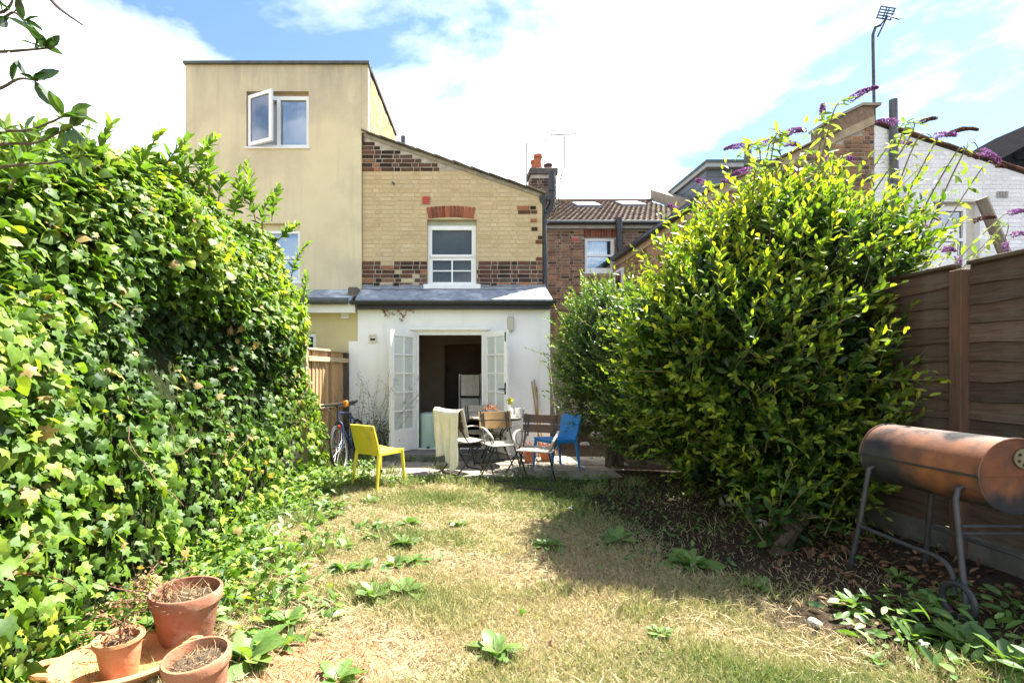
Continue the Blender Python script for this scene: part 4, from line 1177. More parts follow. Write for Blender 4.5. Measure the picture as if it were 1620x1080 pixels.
# ------------------------------------------------------------------ folding bistro chairs
m_iron = M_('green_black_iron', (.022,.028,.025), (.045,.045,.038), 18, .5, .15, metal=.3)
m_teak = M_('honey_wood', (.33,.20,.075), (.24,.14,.05), 3, .6, .15, vec=(14, 1.2, 14))
m_dkwood = M_('dark_stained_wood', (.11,.058,.032), (.07,.036,.02), 3, .6, .15, vec=(14, 1.2, 14))
m_greywood = M_('silvered_wood', (.42,.38,.32), (.30,.265,.22), 3, .85, .3, vec=(14, 1.2, 14))
def bistro(label, loc, fwd, mback, mseat, arms=True, back_label=None):
    t = thing('folding_chair', label, 'chair', loc, math.atan2(fwd[1], fwd[0]), 'folding chairs round the garden table')
    w = .20
    for sy in (1, -1):
        MB().tube(curve([(.27, sy*w, 0), (.06, sy*w, .30), (-.16, sy*w, .58), (-.25, sy*w, .88)], 5), .010, 7).build('back_upright', m_iron, t, True, True)
        MB().tube([(-.27, sy*(w-.02), 0), (.0, sy*(w-.02), .25), (.20, sy*(w-.02), .455)], .010, 7).build('leg', m_iron, t, True, True)
        if arms:
            ap = curve([(-.195, sy*(w+.01), .66), (-.05, sy*(w+.05), .685), (.12, sy*(w+.06), .66), (.235, sy*(w+.04), .60), (.235, sy*(w+.015), .53), (.19, sy*w, .50)], 5)
            MB().tube(ap, .016, 8, flat=.5).build('armrest', mseat, t, True, True)
            MB().tube(curve([(.08, sy*(w+.055), .66), (.15, sy*(w+.03), .56), (.17, sy*w, .46)], 4), .007, 6).build('arm_support', m_iron, t, True, True)
    for x, z in ((.27, .03), (-.27, .03)):
        MB().tube([(x, -w, z), (x, w, z)], .009, 6).build('foot_bar', m_iron, t, True, True)
    MB().tube([(.0, -w, .255), (.0, w, .255)], .006, 6).build('pivot_rod', m_iron, t, True, True)
    sf = MB()
    for sy in (1, -1): sf.tube(curve([(-.21, sy*(w-.03), .45), (0, sy*(w-.03), .445), (.215, sy*(w-.03), .455)], 4), .008, 6)
    sf.build('seat_frame', m_iron, t, True, True)
    sl_ = MB().bbox(-.032, .032, -.215, .215, -.009, .009, .004).mesh('seat_slat', mseat)
    for i in range(6):
        o = link('seat_slat', sl_, t, local=True, loc=(-.19 + i*.078, 0, .463 - .008*math.sin(i/5*PI))); o.rotation_euler = (0, random.uniform(-.03, .03), random.uniform(-.01, .01))
    for z0, z1 in ((.645, .745), (.765, .865)):
        mb = MB(); vs = []; n = 12
        for i in range(n + 1):
            y = -.235 + .47*i/n; s_ = y/.235
            cx = -.035*(1 - s_*s_)
            e = .012*s_*s_ if z0 > .7 else 0
            for dx, z in ((0, z0), (0, z1 + e), (-.014, z1 + e), (-.014, z0)):
                zz = z; xb = -.19 - .27*(zz - .62)
                vs.append((xb + cx + dx + .02, y, zz))
        fs = [(4*i+k, 4*i+4+k, 4*i+4+(k+1) % 4, 4*i+(k+1) % 4) for i in range(n) for k in range(4)] + [(0,1,2,3), (4*n+3,4*n+2,4*n+1,4*n)]
        mb.add(vs, fs); mb.build('back_slat', mback, t, False, True)
    for sy in (1, -1):
        zz0, zz1 = .60, .86
        xs = lambda z: -.19 - .27*(z - .62) - .035*.5 + .026
        MB().prism([(xs(zz0), sy*.165 - .012, zz0), (xs(zz0), sy*.165 + .012, zz0), (xs(zz1), sy*.165 + .012, zz1), (xs(zz1), sy*.165 - .012, zz1)], (.004, 0, 0)).build('back_strap', m_iron, t, False, True)
    return t
bistro('folding garden chair with honey coloured wooden back in front of table', (.70, 6.72, .05), (.30, -.95), m_teak, m_greywood)
bistro('folding garden chair with dark brown back slats turned to the lawn', (1.10, 6.28, .045), (-.38, -.92), m_dkwood, m_greywood, arms=True)
bistro('folding garden chair with a white throw over its back', (.20, 7.05, .055), (.80, .60), m_dkwood, m_greywood)
bistro('grey weathered folding chair on the far side of the table', (.52, 8.0, .058), (.25, -.97), m_greywood, m_greywood, arms=False)
# white throw draped over the left chair
th_root = Vector((.20, 7.05, .055)); fa = math.atan2(.60, .80)
Rm = Matrix.Translation(th_root) @ Matrix.Rotation(fa, 4, 'Z')
mb = MB(); nu, nv2 = 26, 44
vs = []
lenf, lenb = .40, .74
for i in range(nu + 1):
    u = i/nu; y = -.29 + .58*u
    for j in range(nv2 + 1):
        s_ = -lenf + (lenf + lenb)*j/nv2
        zt = .93 - .02*math.sin(u*PI)
        lb = 1.0 - .30*max(0, u - .45)/.55 + .12*math.sin(u*9)
        if s_ < 0:
            z = zt + s_; x = -.205 - .27*(z - .66) + .045
        else:
            ss = s_*lb
            z = zt - ss; x = -.318 - .03*ss
        if 0 <= s_ < .06: x += .055*(1 - s_/.06)
        d = min(1.0, max(0, abs(s_) - .1)*2.4) if s_ > 0 else min(.4, abs(s_))
        x += d*(.030*math.sin(u*19 + s_*2.5) + .018*math.sin(u*33 + 1.3 + s_*4))
        yy = y*(1 - .22*max(0, s_)) + d*.02*math.sin(u*11 + s_*6) - .05*max(0, s_)
        vs.append(Rm @ Vector((x, yy, z)))
mb.add(vs, [(i*(nv2+1)+j, (i+1)*(nv2+1)+j, (i+1)*(nv2+1)+j+1, i*(nv2+1)+j+1) for i in range(nu) for j in range(nv2)])
cloth = mb.build('throw', M_('cream_cotton', (.72,.69,.60), (.66,.62,.52), 12, .95, .3, 120, c3=(.60,.50,.26), s3=2.5, lo3=.6, hi3=.75), None, True)
so = cloth.modifiers.new('thickness', 'SOLIDIFY'); so.thickness = .006
tag(cloth, 'cream white cotton throw draped over the left folding chair', 'throw')

# ------------------------------------------------------------------ garden table and what stands on it
TX, TY, TZ = .72, 7.72, .055
tb = thing('garden_table', 'round wooden topped garden table with iron legs', 'table', (TX, TY, TZ))
for k in range(9):
    y0 = -.40 + k*.0895
    ym = max(abs(y0), abs(y0 + .083)); hw_ = math.sqrt(max(.02, .405**2 - (y0 + .04)**2))
    MB().bbox(-hw_, hw_, y0, y0 + .083, .715, .737, .004).build('top_slat', M_('grey_table_wood', (.46,.41,.33), (.36,.32,.26), 3, .8, .2, vec=(1.2, 14, 14), rand='object'), tb, False, True)
MB().lathe([(.37, .695), (.385, .695), (.385, .714), (.37, .714)], 32).build('rim_ring', m_iron, tb, True, True)
for k in range(4):
    a = PI/4 + k*PI/2; c, s_ = math.cos(a), math.sin(a)
    MB().tube(curve([(.34*c, .34*s_, 0), (.16*c, .16*s_, .30), (.10*c, .10*s_, .45), (.30*c, .30*s_, .69)], 5), .011, 7).build('leg', m_iron, tb, True, True)
MB().lathe([(.10, .43), (.112, .43), (.112, .445), (.10, .445)], 20).build('leg_ring', m_iron, tb, True, True)
tzt = TZ + .737
def pot_prof(r0, r1, h, rim=.03, th=.008, ro=.008):
    return [(.001, 0), (r0, 0), (r1 - ro, h - rim), (r1, h - rim), (r1, h), (r1 - th, h), (r1 - th - .004, h*.75), (r0*.9, h*.72), (.001, h*.72)]
q = P(778, 655, 7.62)
fp = thing('flower_pot', 'small metal planter of dried pink flowers on the table', 'planter', (q.x, 7.62, tzt))
MB().lathe([(.001, 0), (.075, 0), (.105, .10), (.105, .112), (.098, .112), (.09, .09), (.001, .09)], 20).build('planter', M_('zinc', (.30,.27,.24), (.22,.2,.18), 10, .5, .2, metal=.4), fp, True, True)
npts = 260; rp_ = np.random.default_rng(3)
ps = np.stack([rp_.normal(0, .05, npts), rp_.normal(0, .05, npts), .11 + np.abs(rp_.normal(0, .03, npts))], 1)
me = scatter_mesh('dried_flowers', SMALL, ps, rp_.normal(size=(npts,3)) + [0,0,.6], rp_.normal(size=(npts,3)), rp_.uniform(.02, .035, npts), rp_.uniform(0, 1, npts), leaf_mat('dried_petal', [(0,(.30,.12,.07)),(.5,(.48,.24,.15)),(1,(.56,.36,.25))], .25, .8, (1.1,1,.9), .1))
tag(link('dried_flowers', me, fp, local=True), kind='stuff')
q = P(806, 655, 7.70)
vz = thing('vase', 'white vase with yellow green sprig on the table', 'vase', (q.x, 7.70, tzt))
MB().lathe([(.001, 0), (.045, 0), (.055, .04), (.055, .10), (.03, .14), (.024, .17), (.03, .185), (.022, .185), (.018, .15)], 18).build('vase', M_('white_glaze', (.74,.73,.70), (.68,.67,.64), 4, .25, .02), vz, True, True)
rp_ = np.random.default_rng(5); n_ = 26
me = scatter_mesh('sprig', LAUREL, np.stack([rp_.normal(0, .012, n_), rp_.normal(0, .012, n_), .17 + rp_.uniform(0, .07, n_)], 1), rp_.normal(size=(n_,3)) + [0,0,1.2], rp_.normal(size=(n_,3)), rp_.uniform(.05, .09, n_), rp_.uniform(.2, 1, n_), leaf_mat('sprig_leaf', [(0,(.40,.16,.06)),(.5,(.30,.32,.05)),(1,(.55,.48,.10))], .3))
tag(link('sprig', me, vz, local=True), kind='stuff')
q = P(822, 655, 7.62)
cu = thing('cup', 'white cup with dark dots at the table edge', 'cup', (q.x, 7.62, tzt))
def dots_mat():
    m, n, l, b = mat_base('dotted_glaze')
    v = n.new('ShaderNodeTexVoronoi'); v.inputs['Scale'].default_value = 24; v.inputs['Randomness'].default_value = .15
    tc = n.new('ShaderNodeTexCoord'); l.new(tc.outputs['Object'], v.inputs['Vector'])
    l.new(ramp(n, l, v.outputs['Distance'], [(.30,(.03,.03,.05)),(.36,(.74,.73,.70))]), b.inputs['Base Color']); b.inputs['Roughness'].default_value = .3
    return m
MB().lathe([(.001, 0), (.06, 0), (.068, .02), (.072, .13), (.066, .13), (.06, .02), (.001, .015)], 22).build('cup', dots_mat(), cu, True, True)

# ------------------------------------------------------------------ bicycle against the slat fence
def bicycle():
    fpos = Vector((-1.48, 7.02, gz(-1.5, 7.02) + .03)); rpos = Vector((-1.37, 8.0, .055))
    d = (fpos - rpos); d.z = 0; L = d.length; d.normalize()
    bk = thing('bicycle', 'dark blue bicycle leaning on the orange slat fence', 'bicycle', (fpos + rpos)/2, math.atan2(d.y, d.x))
    bk.rotation_euler = Euler((math.radians(8), 0, math.atan2(d.y, d.x)), 'XYZ')
    R_ = .335; fx, rx = L/2, -L/2
    m_tyre = M_('tyre_rubber', (.018,.018,.019), (.03,.03,.03), 20, .85, .2)
    m_alu = M_('brushed_alloy', (.45,.45,.46), (.36,.36,.37), 20, .35, .05, metal=.9)
    m_blue = M_('dark_blue_paint', (.018,.035,.10), (.015,.03,.085), 6, .3, .02, coat=.4)
    def wheel(x):
        ring = lambda R0, r, mat, nm, par: (lambda mb: (mb.tube([Vector((x + R0*math.cos(a), 0, R_ + R0*math.sin(a))) for a in [2*PI*k/36 for k in range(37)]], r, 8, False), mb.build(nm, mat, par, True, True))[1])(MB())
        w = ring(R_ - .018, .018, m_tyre, 'wheel', bk)
        ring(R_ - .042, .010, m_alu, 'rim', w)
        s_ = MB()
        for k in range(24):
            a = 2*PI*k/24; sy = .025*(1 if k % 2 else -1)
            s_.tube([(x + .02*math.cos(a+1), sy, R_ + .02*math.sin(a+1)), (x + (R_-.045)*math.cos(a), 0, R_ + (R_-.045)*math.sin(a))], .0016, 4)
        s_.build('spokes', m_alu, w, False, True)
        MB().tube([(x, -.045, R_), (x, .045, R_)], .022, 10).build('hub', m_alu, w, True, True)
    wheel(fx); wheel(rx)
    bbk = Vector((rx + .43, 0, .27)); hd0 = Vector((fx - .14, 0, .70)); hd1 = Vector((fx - .175, 0, .83)); st = Vector((rx + .27, 0, .78)); ra_ = Vector((rx, 0, R_)); fa_ = Vector((fx, 0, R_))
    f = MB()
    f.tube([bbk, hd0], .021, 10); f.tube([st, hd1], .018, 10); f.tube([bbk, st], .017, 10); f.tube([hd0, hd1], .022, 10)
    for sy in (-1, 1):
        f.tube([bbk + Vector((0, sy*.03, 0)), ra_ + Vector((0, sy*.06, 0))], .010, 7); f.tube([st + Vector((0, sy*.02, -.05)), ra_ + Vector((0, sy*.06, 0))], .008, 7)
    f.build('frame', m_blue, bk, True, True)
    fk = MB()
    for sy in (-1, 1): fk.tube(curve([hd0 + Vector((.005, sy*.02, 0)), hd0 + Vector((.02, sy*.055, -.05)), hd0*.4 + fa_*.6 + Vector((-.01, sy*.055, 0)), fa_ + Vector((0, sy*.05, 0))], 5), .014, 8)
    fk.build('fork', m_blue, bk, True, True)
    MB().bbox(fx - .12, fx - .07, -.025, .025, .62, .66, .006).build('reflector', M_('red_reflector', (.55,.02,.02), (.45,.02,.02), 6, .3, 0), bk, False, True)
    MB().tube([hd1, hd1 + Vector((-.01, 0, .09)), hd1 + Vector((.06, 0, .11))], .016, 8).build('stem', m_black, bk, True, True)
    hb = hd1 + Vector((.06, 0, .11))
    MB().tube(curve([hb + Vector((-.05, -.30, .02)), hb + Vector((-.02, -.15, .015)), hb, hb + Vector((-.02, .15, .015)), hb + Vector((-.05, .30, .02))], 5), .012, 8).build('handlebar', m_black, bk, True, True)
    for sy, mt in ((-1, m_black), (1, m_black)):
        MB().tube([hb + Vector((-.028, sy*.19, .016)), hb + Vector((-.052, sy*.31, .02))], .018, 8).build('grip', mt, bk, True, True)
        MB().tube(curve([hb + Vector((-.02, sy*.16, .0)), hb + Vector((.04, sy*.2, -.015)), hb + Vector((.02, sy*.29, -.03))], 4), .006, 6).build('brake_lever', m_black, bk, True, True)
    MB().bbox(hb.x - .03, hb.x + .04, .12, .18, hb.z - .04, hb.z + .05, .012).build('lamp', M_('orange_plastic', (.62,.20,.02), (.55,.17,.02), 6, .4, 0), bk, False, True)
    cb = MB(); cb.tube(curve([hb + Vector((0, -.15, 0)), hb + Vector((.12, -.06, -.06)), hb + Vector((.03, -.02, -.25)), hb*.5 + fa_*.5 + Vector((0, -.05, 0))], 5), .004, 5)
    cb.build('brake_cable', m_black, bk, True, True)
    MB().tube([st, st + Vector((-.03, 0, .12))], .013, 8).build('seat_post', m_alu, bk, True, True)
    sd = MB(); sp_ = st + Vector((-.03, 0, .13)); vs = []
    for i in range(9):
        t = i/8; x = sp_.x + .15 - .27*t; w = .02 + .06*(t**1.6); hgt = .035 + .01*t
        for k in range(8):
            a = 2*PI*k/8; vs.append((x, w*math.cos(a), sp_.z + hgt*.6*math.sin(a) + .02*t))
    sd.add(vs, [(i*8+k, (i+1)*8+k, (i+1)*8+(k+1) % 8, i*8+(k+1) % 8) for i in range(8) for k in range(8)] + [tuple(range(8)), tuple(range(64+7, 63, -1))])
    sd.build('saddle', m_black, bk, True, True)
    cr = MB(); cr.lathe([(.02, -.004), (.09, -.004), (.09, .004), (.02, .004)], 24, Matrix.Translation(bbk + Vector((0, -.05, 0))) @ Matrix.Rotation(PI/2, 4, 'X'))
    cr.build('chainring', m_alu, bk, True, True)
    for sy, a in ((-1, .6), (1, .6 + PI)):
        e = bbk + Vector((.17*math.cos(a), sy*.07, .17*math.sin(a)))
        MB().tube([bbk + Vector((0, sy*.06, 0)), e], .010, 7).build('crank', m_alu, bk, True, True)
        MB().bbox(e.x - .045, e.x + .045, e.y + sy*.05 - .045, e.y + sy*.05 + .045, e.z - .012, e.z + .012, .005).build('pedal', m_black, bk, False, True)
bicycle()

# ------------------------------------------------------------------ drum barbecue
BX, BY0, BY1, BZ, BR = 3.07, 2.74, 3.52, .89, .20
bq = thing('drum_barbecue', 'rusty oil drum barbecue on tubular legs beside the fence', 'barbecue', (BX, (BY0 + BY1)/2, gz(BX, 3.2)))
def rust_mat():
    m, n, l, b = mat_base('rusting_black_steel')
    tc = n.new('ShaderNodeTexCoord'); sep = n.new('ShaderNodeSeparateXYZ'); l.new(tc.outputs['Object'], sep.inputs[0])
    nz = noise(n, l, 5, 6, .6)
    mr = n.new('ShaderNodeMapRange'); mr.inputs['From Min'].default_value = .505; mr.inputs['From Max'].default_value = .62; l.new(noise(n, l, 1.6, 6, .55, dist=.3), mr.inputs['Value'])
    rust = ramp(n, l, nz, [(.3,(.10,.035,.016)),(.6,(.22,.08,.03)),(.8,(.32,.14,.06))])
    base = ramp(n, l, noise(n, l, 9, 5, .6), [(.3,(.02,.021,.024)),(.7,(.048,.048,.052))])
    l.new(mixrgb(n, l, base, rust, mr.outputs[0]), b.inputs['Base Color'])
    r2 = n.new('ShaderNodeMapRange'); r2.inputs['To Min'].default_value = .32; r2.inputs['To Max'].default_value = .75; l.new(mr.outputs[0], r2.inputs['Value']); l.new(r2.outputs[0], b.inputs['Roughness'])
    bp = n.new('ShaderNodeBump'); bp.inputs['Strength'].default_value = .12; bp.inputs['Distance'].default_value = .01; l.new(noise(n, l, 40, 5, .6), bp.inputs['Height']); l.new(bp.outputs[0], b.inputs['Normal'])
    return m
m_rust = rust_mat()
ML = Matrix.Translation((BX, 0, BZ)) @ Matrix.Rotation(-PI/2, 4, 'X')      # lathe axis along +Y
def half(a0, a1, r, nm):
    mb = MB(); n = 28; vs = []
    for y in (BY0 - (.004 if nm == 'lid' else 0), BY1 + (.004 if nm == 'lid' else 0)):
        for k in range(n + 1):
            a = a0 + (a1 - a0)*k/n; vs.append((BX + r*math.cos(a), y, BZ + r*math.sin(a)))
    k = n + 1
    fs = [(i, i+1, k+i+1, k+i) for i in range(n)] + [tuple(range(k)), tuple(range(2*k-1, k-1, -1))]
    mb.add(vs, fs)
    for y in (BY0 - .004, BY1 + .004):
        mb.tube([(BX + (r+.002)*math.cos(a0 + (a1-a0)*i/n), y, BZ + (r+.002)*math.sin(a0 + (a1-a0)*i/n)) for i in range(n+1)], .006, 6)
    return mb.build(nm, m_rust, bq, True)
lid = half(.0, PI, BR + .004, 'lid')
half(PI, 2*PI, BR, 'fire_bowl')
for sx in (-1, 1): MB().box(BX + sx*(BR + .004) - .008, BX + sx*(BR + .004) + .008, BY0, BY1, BZ - .008, BZ + .004).build('lid_lip', m_black, bq)
dv_ = MB(); dv_.lathe([(.001, 0), (.052, 0), (.052, .006), (.001, .006)], 28, Matrix.Translation((BX + .03, BY0 - .012, BZ + .10)) @ Matrix.Rotation(PI/2, 4, 'X'))
disc = dv_.build('vent_disc', M_('tarnished_brass', (.36,.33,.20), (.26,.23,.14), 14, .5, .15, metal=.5), bq, True)
for k in range(6):
    a = k*PI/3 + .4; c = (BX + .03 + .034*math.cos(a), BY0 - .0195, BZ + .10 + .034*math.sin(a))
    MB().lathe([(.001, 0), (.0085, 0), (.0085, .003), (.001, .003)], 12, Matrix.Translation(c) @ Matrix.Rotation(PI/2, 4, 'X')).build('vent_hole', m_black, disc)
m_bar = M_('black_steel_tube', (.035,.037,.042), (.055,.055,.058), 14, .45, .1)
for yy, s_ in ((BY0 + .10, -1), (BY1 - .08, 1)):
    zb = gz(BX, yy) - .01
    pts = [(BX - .26, yy + s_*.10, zb), (BX - .235, yy + s_*.04, .45), (BX - .222, yy, .74), (BX - .21, yy, .80), (BX - .15, yy, .83), (BX + .15, yy, .83), (BX + .21, yy, .80), (BX + .222, yy, .74), (BX + .235, yy + s_*.04, .45), (BX + .26, yy + s_*.10, zb)]
    MB().tube(pts, .0155, 10).build('leg_frame', m_bar, bq, True)
for sx in (-1, 1):
    MB().tube(curve([(BX + sx*.242, BY1 - .05, .40), (BX + sx*.24, (BY0+BY1)/2, .39), (BX + sx*.24, BY0 + .18, .385), (BX + sx*.245, BY0 + .10, .33), (BX + sx*.252, BY0 + .075, .22)], 6), .013, 8).build('side_rail', m_bar, bq, True)
for z in (.60, .56): MB().tube([(BX - .22, BY0 + .07, z), (BX + .22, BY0 + .07, z)], .010, 8).build('end_rail', m_bar, bq, True)
for sx in (-1, 1):
    xw = BX + sx*.29
    MB().tube([(xw, BY0 + .02 + .09*math.cos(a), gz(BX, BY0) + .09 + .09*math.sin(a)) for a in [2*PI*k/24 for k in range(25)]], .016, 8, False).build('wheel', m_black, bq, True)

# ------------------------------------------------------------------ terracotta pots
def terra(name, c1, c2, st):
    m = M_(name, c1, c2, 6, .85, .25, 40, c3=st, s3=4.5, lo3=.50, hi3=.68)
    return m
m_tc1 = terra('old_terracotta', (.30,.125,.07), (.22,.085,.05), (.36,.27,.20))
m_tc2 = terra('bright_terracotta', (.50,.20,.085), (.42,.16,.07), (.55,.32,.19))
m_tc3 = terra('brown_terracotta', (.36,.155,.08), (.27,.11,.06), (.40,.28,.19))
m_soil = M_('dry_potting_soil', (.11,.085,.055), (.055,.04,.027), 30, 1.0, .8, 60)
m_straw = leaf_mat('dead_stem', [(0,(.17,.095,.05)),(.5,(.30,.19,.10)),(1,(.46,.34,.20))], .15, .9, (1,1,.9), .1)
STRAW = ([(-.03,0,0),(.03,0,0),(.02,.5,.05),(-.02,.5,.05),(0,1,.0)], [(0,1,2,3),(3,2,4)])
def pot(label, loc, r, h, mat, rim, seed, stems, stemh, tilt=(0, 0), inside='dead'):
    t = thing('terracotta_pot', label, 'pot', loc, 0, 'terracotta pots in the near corner')
    t.rotation_euler = (tilt[0], tilt[1], 0)
    MB().lathe([(.001, 0), (r*.66, 0), (r*.68, .012), (r*.93, h - rim), (r, h - rim + .006), (r + .003, h - .008), (r - .002, h), (r - .014, h), (r - .02, h - rim), (r*.9 - .02, h*.80), (.001, h*.80)], 40).build('pot', mat, t, True, True)
    MB().lathe([(.001, h*.82 + .006), (r*.5, h*.82 + .01), (r*.905 - .018, h*.82)], 20).build('soil', m_soil, t, True, True)
    rp = np.random.default_rng(seed); n = stems
    a = rp.uniform(0, 2*PI, n); rad = r*.75*np.sqrt(rp.uniform(0, 1, n))
    ps = np.stack([rad*np.cos(a), rad*np.sin(a), np.full(n, h*.82)], 1)
    dirs = rp.normal(size=(n, 3)); dirs[:, 2] = np.abs(dirs[:, 2])*stemh[1] + .05
    me = scatter_mesh('dead_stems', STRAW, ps, dirs, rp.normal(size=(n, 3)), np.stack([rp.uniform(.05, .10, n), rp.uniform(stemh[0]*.4, stemh[0], n), np.full(n, .1)], 1), rp.uniform(0, 1, n), m_straw)
    tag(link('dead_stems', me, t, local=True), kind='stuff')
    return t
pot('large stained terracotta pot with dead twigs against the ivy', (-1.40, 2.70, .0), .178, .30, m_tc1, .062, 1, 260, (.14, .5))
pot('brown terracotta pot of dried seed heads nearest the lawn', (-1.10, 2.25, -.01), .142, .22, m_tc3, .05, 2, 420, (.075, .4), (.05, -.08))
sp_pot = pot('small orange terracotta pot standing in the oval dish', (-1.525, 2.35, .03), .105, .195, m_tc2, .0, 3, 60, (.10, .7), (.0, -.04))
ds = thing('terracotta_dish', 'wide shallow orange terracotta dish with lug handles under the small pot', 'dish', (-1.565, 2.42, gz(-1.56, 2.42)), .35)
dm_ = MB(); dm_.lathe([(.001, .008), (.19, .008), (.205, .015), (.235, .065), (.262, .07), (.266, .076), (.26, .083), (.232, .080), (.20, .03), (.19, .024), (.001, .024)], 48, Matrix.Diagonal((1.12, .88, 1, 1)))
dm_.build('dish', M_('orange_dish_clay', (.56,.25,.10), (.50,.21,.085), 5, .8, .15, 40, c3=(.62,.36,.19), s3=3, lo3=.55, hi3=.75), ds, True, True)
for s_ in (1, -1):
    MB().tube(curve([(s_*.27, -.07, .072), (s_*.33, -.05, .078), (s_*.34, .0, .08), (s_*.33, .05, .078), (s_*.27, .07, .072)], 5), .018, 8).build('lug_handle', M_('orange_dish_clay', (.56,.25,.10)), ds, True, True)
# brown straggling dead plant growing from the big and small pots
def twiggy(name, label, loc, seed, n, hgt, spread, lean):
    t = thing(name, label, 'plant', loc)
    r = random.Random(seed); mb = MB(); tips = []
    for k in range(n):
        d = Vector((r.uniform(-1, 1)*spread + lean[0], r.uniform(-1, 1)*spread + lean[1], r.uniform(.6, 1.2)))
        p = Vector((r.uniform(-.04, .04), r.uniform(-.04, .04), 0)); pts = [p]
        L = hgt*r.uniform(.6, 1.1)
        for j in range(6):
            d += Vector((r.uniform(-.35, .35), r.uniform(-.35, .35), r.uniform(-.3, .1))); p = p + d.normalized()*L/6; pts.append(p); tips.append((p, d.normalized()))
        mb.tube(pts, [.005, .005, .004, .004, .003, .003, .002], 5)
    mb.build('stems', M_('brown_twig', (.17,.10,.06), (.11,.065,.04), 20, .9, .2), t, True, True)
    rp = np.random.default_rng(seed); k = 9
    ps = np.array([list(p) for p, d in tips for _ in range(k)]) + rp.normal(0, .018, (len(tips)*k, 3)); m_ = len(ps)
    me = scatter_mesh('withered_leaves', SMALL, ps, rp.normal(size=(m_,3)), rp.normal(size=(m_,3)), rp.uniform(.012, .03, m_), rp.uniform(0, .7, m_), m_straw)
    tag(link('withered_leaves', me, t, local=True), kind='stuff')
twiggy('dead_plant', 'withered brown straggling plant leaning from the large pot towards the ivy', (-1.47, 2.66, .24), 4, 9, .34, .5, (-.7, .0))
twiggy('dead_plant', 'withered twigs sprouting from the small orange pot', (-1.53, 2.35, .19), 8, 4, .26, .35, (.15, .1))

# ------------------------------------------------------------------ things in and by the doorway
bn = P(677, 702, 8.62)
bi = thing('pedal_bin', 'pale mint green round bin just inside the doorway', 'bin', (-.345, 8.62, .187))
m_mint = M_('mint_enamel', (.42,.56,.49), (.38,.52,.45), 3, .35, .02)
MB().lathe([(.001, 0), (.145, 0), (.15, .01), (.15, .52), (.001, .52)], 32).build('body', m_mint, bi, True, True)
MB().lathe([(.153, .522), (.156, .55), (.145, .575), (.08, .595), (.001, .6)], 32).build('lid', m_mint, bi, True, True)
MB().bbox(-.03, .03, -.19, -.145, .01, .03, .004).build('pedal', m_black, bi, False, True)
# clothes airer with towels
ai = thing('clothes_airer', 'folding metal clothes airer inside the dark room', 'airer', (.40, 9.6, .187))
for sx in (-.20, .20):
    for s_ in (-1, 1): MB().tube([(sx, s_*.25, 0), (sx, -s_*.12, 1.25)], .009, 6).build('leg', m_upvc, ai, True, True)
rl = MB()
for z, y in ((1.22, -.12), (.78, -.04), (1.22, .12), (.78, .04)): rl.tube([(-.20, y, z), (.20, y, z)], .007, 6)
rl.build('rails', m_upvc, ai, True, True)
m_towel = M_('white_towel', (.60,.57,.52), (.53,.50,.45), 20, .95, .4, 90)
for lab, z, nm in (('white towel hanging on the upper rail of the airer', 1.22, 0), ('white towel hanging on the lower rail of the airer', .78, 1)):
    mb = MB(); vs = []; n = 16
    y0 = 9.6 - (.12 if nm == 0 else .04)
    for i in range(n + 1):
        x = .40 - .17 + .34*i/n; w = .012*math.sin(i*1.1 + nm)
        vs += [(x, y0 - .02 + w, .187 + z - .38), (x, y0 - .016, .187 + z + .01), (x, y0 + .016, .187 + z + .01), (x, y0 + .02 + w, .187 + z - .3)]
    mb.add(vs, [(4*i+k, 4*i+4+k, 4*i+5+k, 4*i+1+k) for i in range(n) for k in range(3)])
    o = mb.build('towel', m_towel, None, True); tag(o, lab, 'towel')
kc = thing('kitchen_unit', 'dark kitchen worktop with steel tap inside the doorway', 'kitchen unit', (-1.0, 9.6, .187))
MB().bbox(-.33, .30, -.75, .9, 0, .86, .01).build('cupboard', M_('brown_cupboard', (.13,.10,.075), (.10,.08,.06), 3, .6, .05), kc, False, True)
MB().bbox(-.33, .33, -.78, .92, .862, .9, .008).build('worktop', M_('dark_worktop', (.06,.055,.05)), kc, False, True)
MB().tube(curve([(-.1, -.4, .9), (-.1, -.4, 1.15), (.02, -.4, 1.22), (.14, -.4, 1.17), (.15, -.4, 1.10)], 5), .014, 8).build('tap', M_('chrome', (.6,.6,.6), (.55,.55,.55), 6, .15, 0, metal=1.0), kc, True, True)
# bamboo canes leaning by the wall
for i, (xb, xt, yt) in enumerate(((862, 845, 600), (858, 841, 603), (853, 849, 612))):
    a = P(xb, 690, 8.12 + i*.03); a.z = .055; b_ = P(xt, yt, 8.375)
    cn = MB(); pts = [a*(1 - k/8) + b_*(k/8) for k in range(9)]
    cn.tube(pts, [.011 + (.003 if k % 2 else 0) for k in range(9)], 7)
    tag(cn.build('bamboo_cane', M_('bamboo', (.42,.30,.15), (.33,.22,.11), 8, .6, .1), None, True), ['bamboo cane leaning on the white wall, rightmost foot of the three', 'bamboo cane leaning on the white wall, leftmost tip of the three', 'shortest bamboo cane leaning on the white wall'][i], 'cane', 'bamboo canes on the white wall')
pl2 = P(882, 700, 7.95)
tag(MB().tube([(1.75, 7.9, .05), P(868, 575, 8.3)], .016, 7).build('wooden_stake', M_('grey_stake', (.30,.26,.20), (.22,.19,.15), 8, .9, .2), None, True), 'grey wooden stake leaning at the corner of the white wall', 'stake')
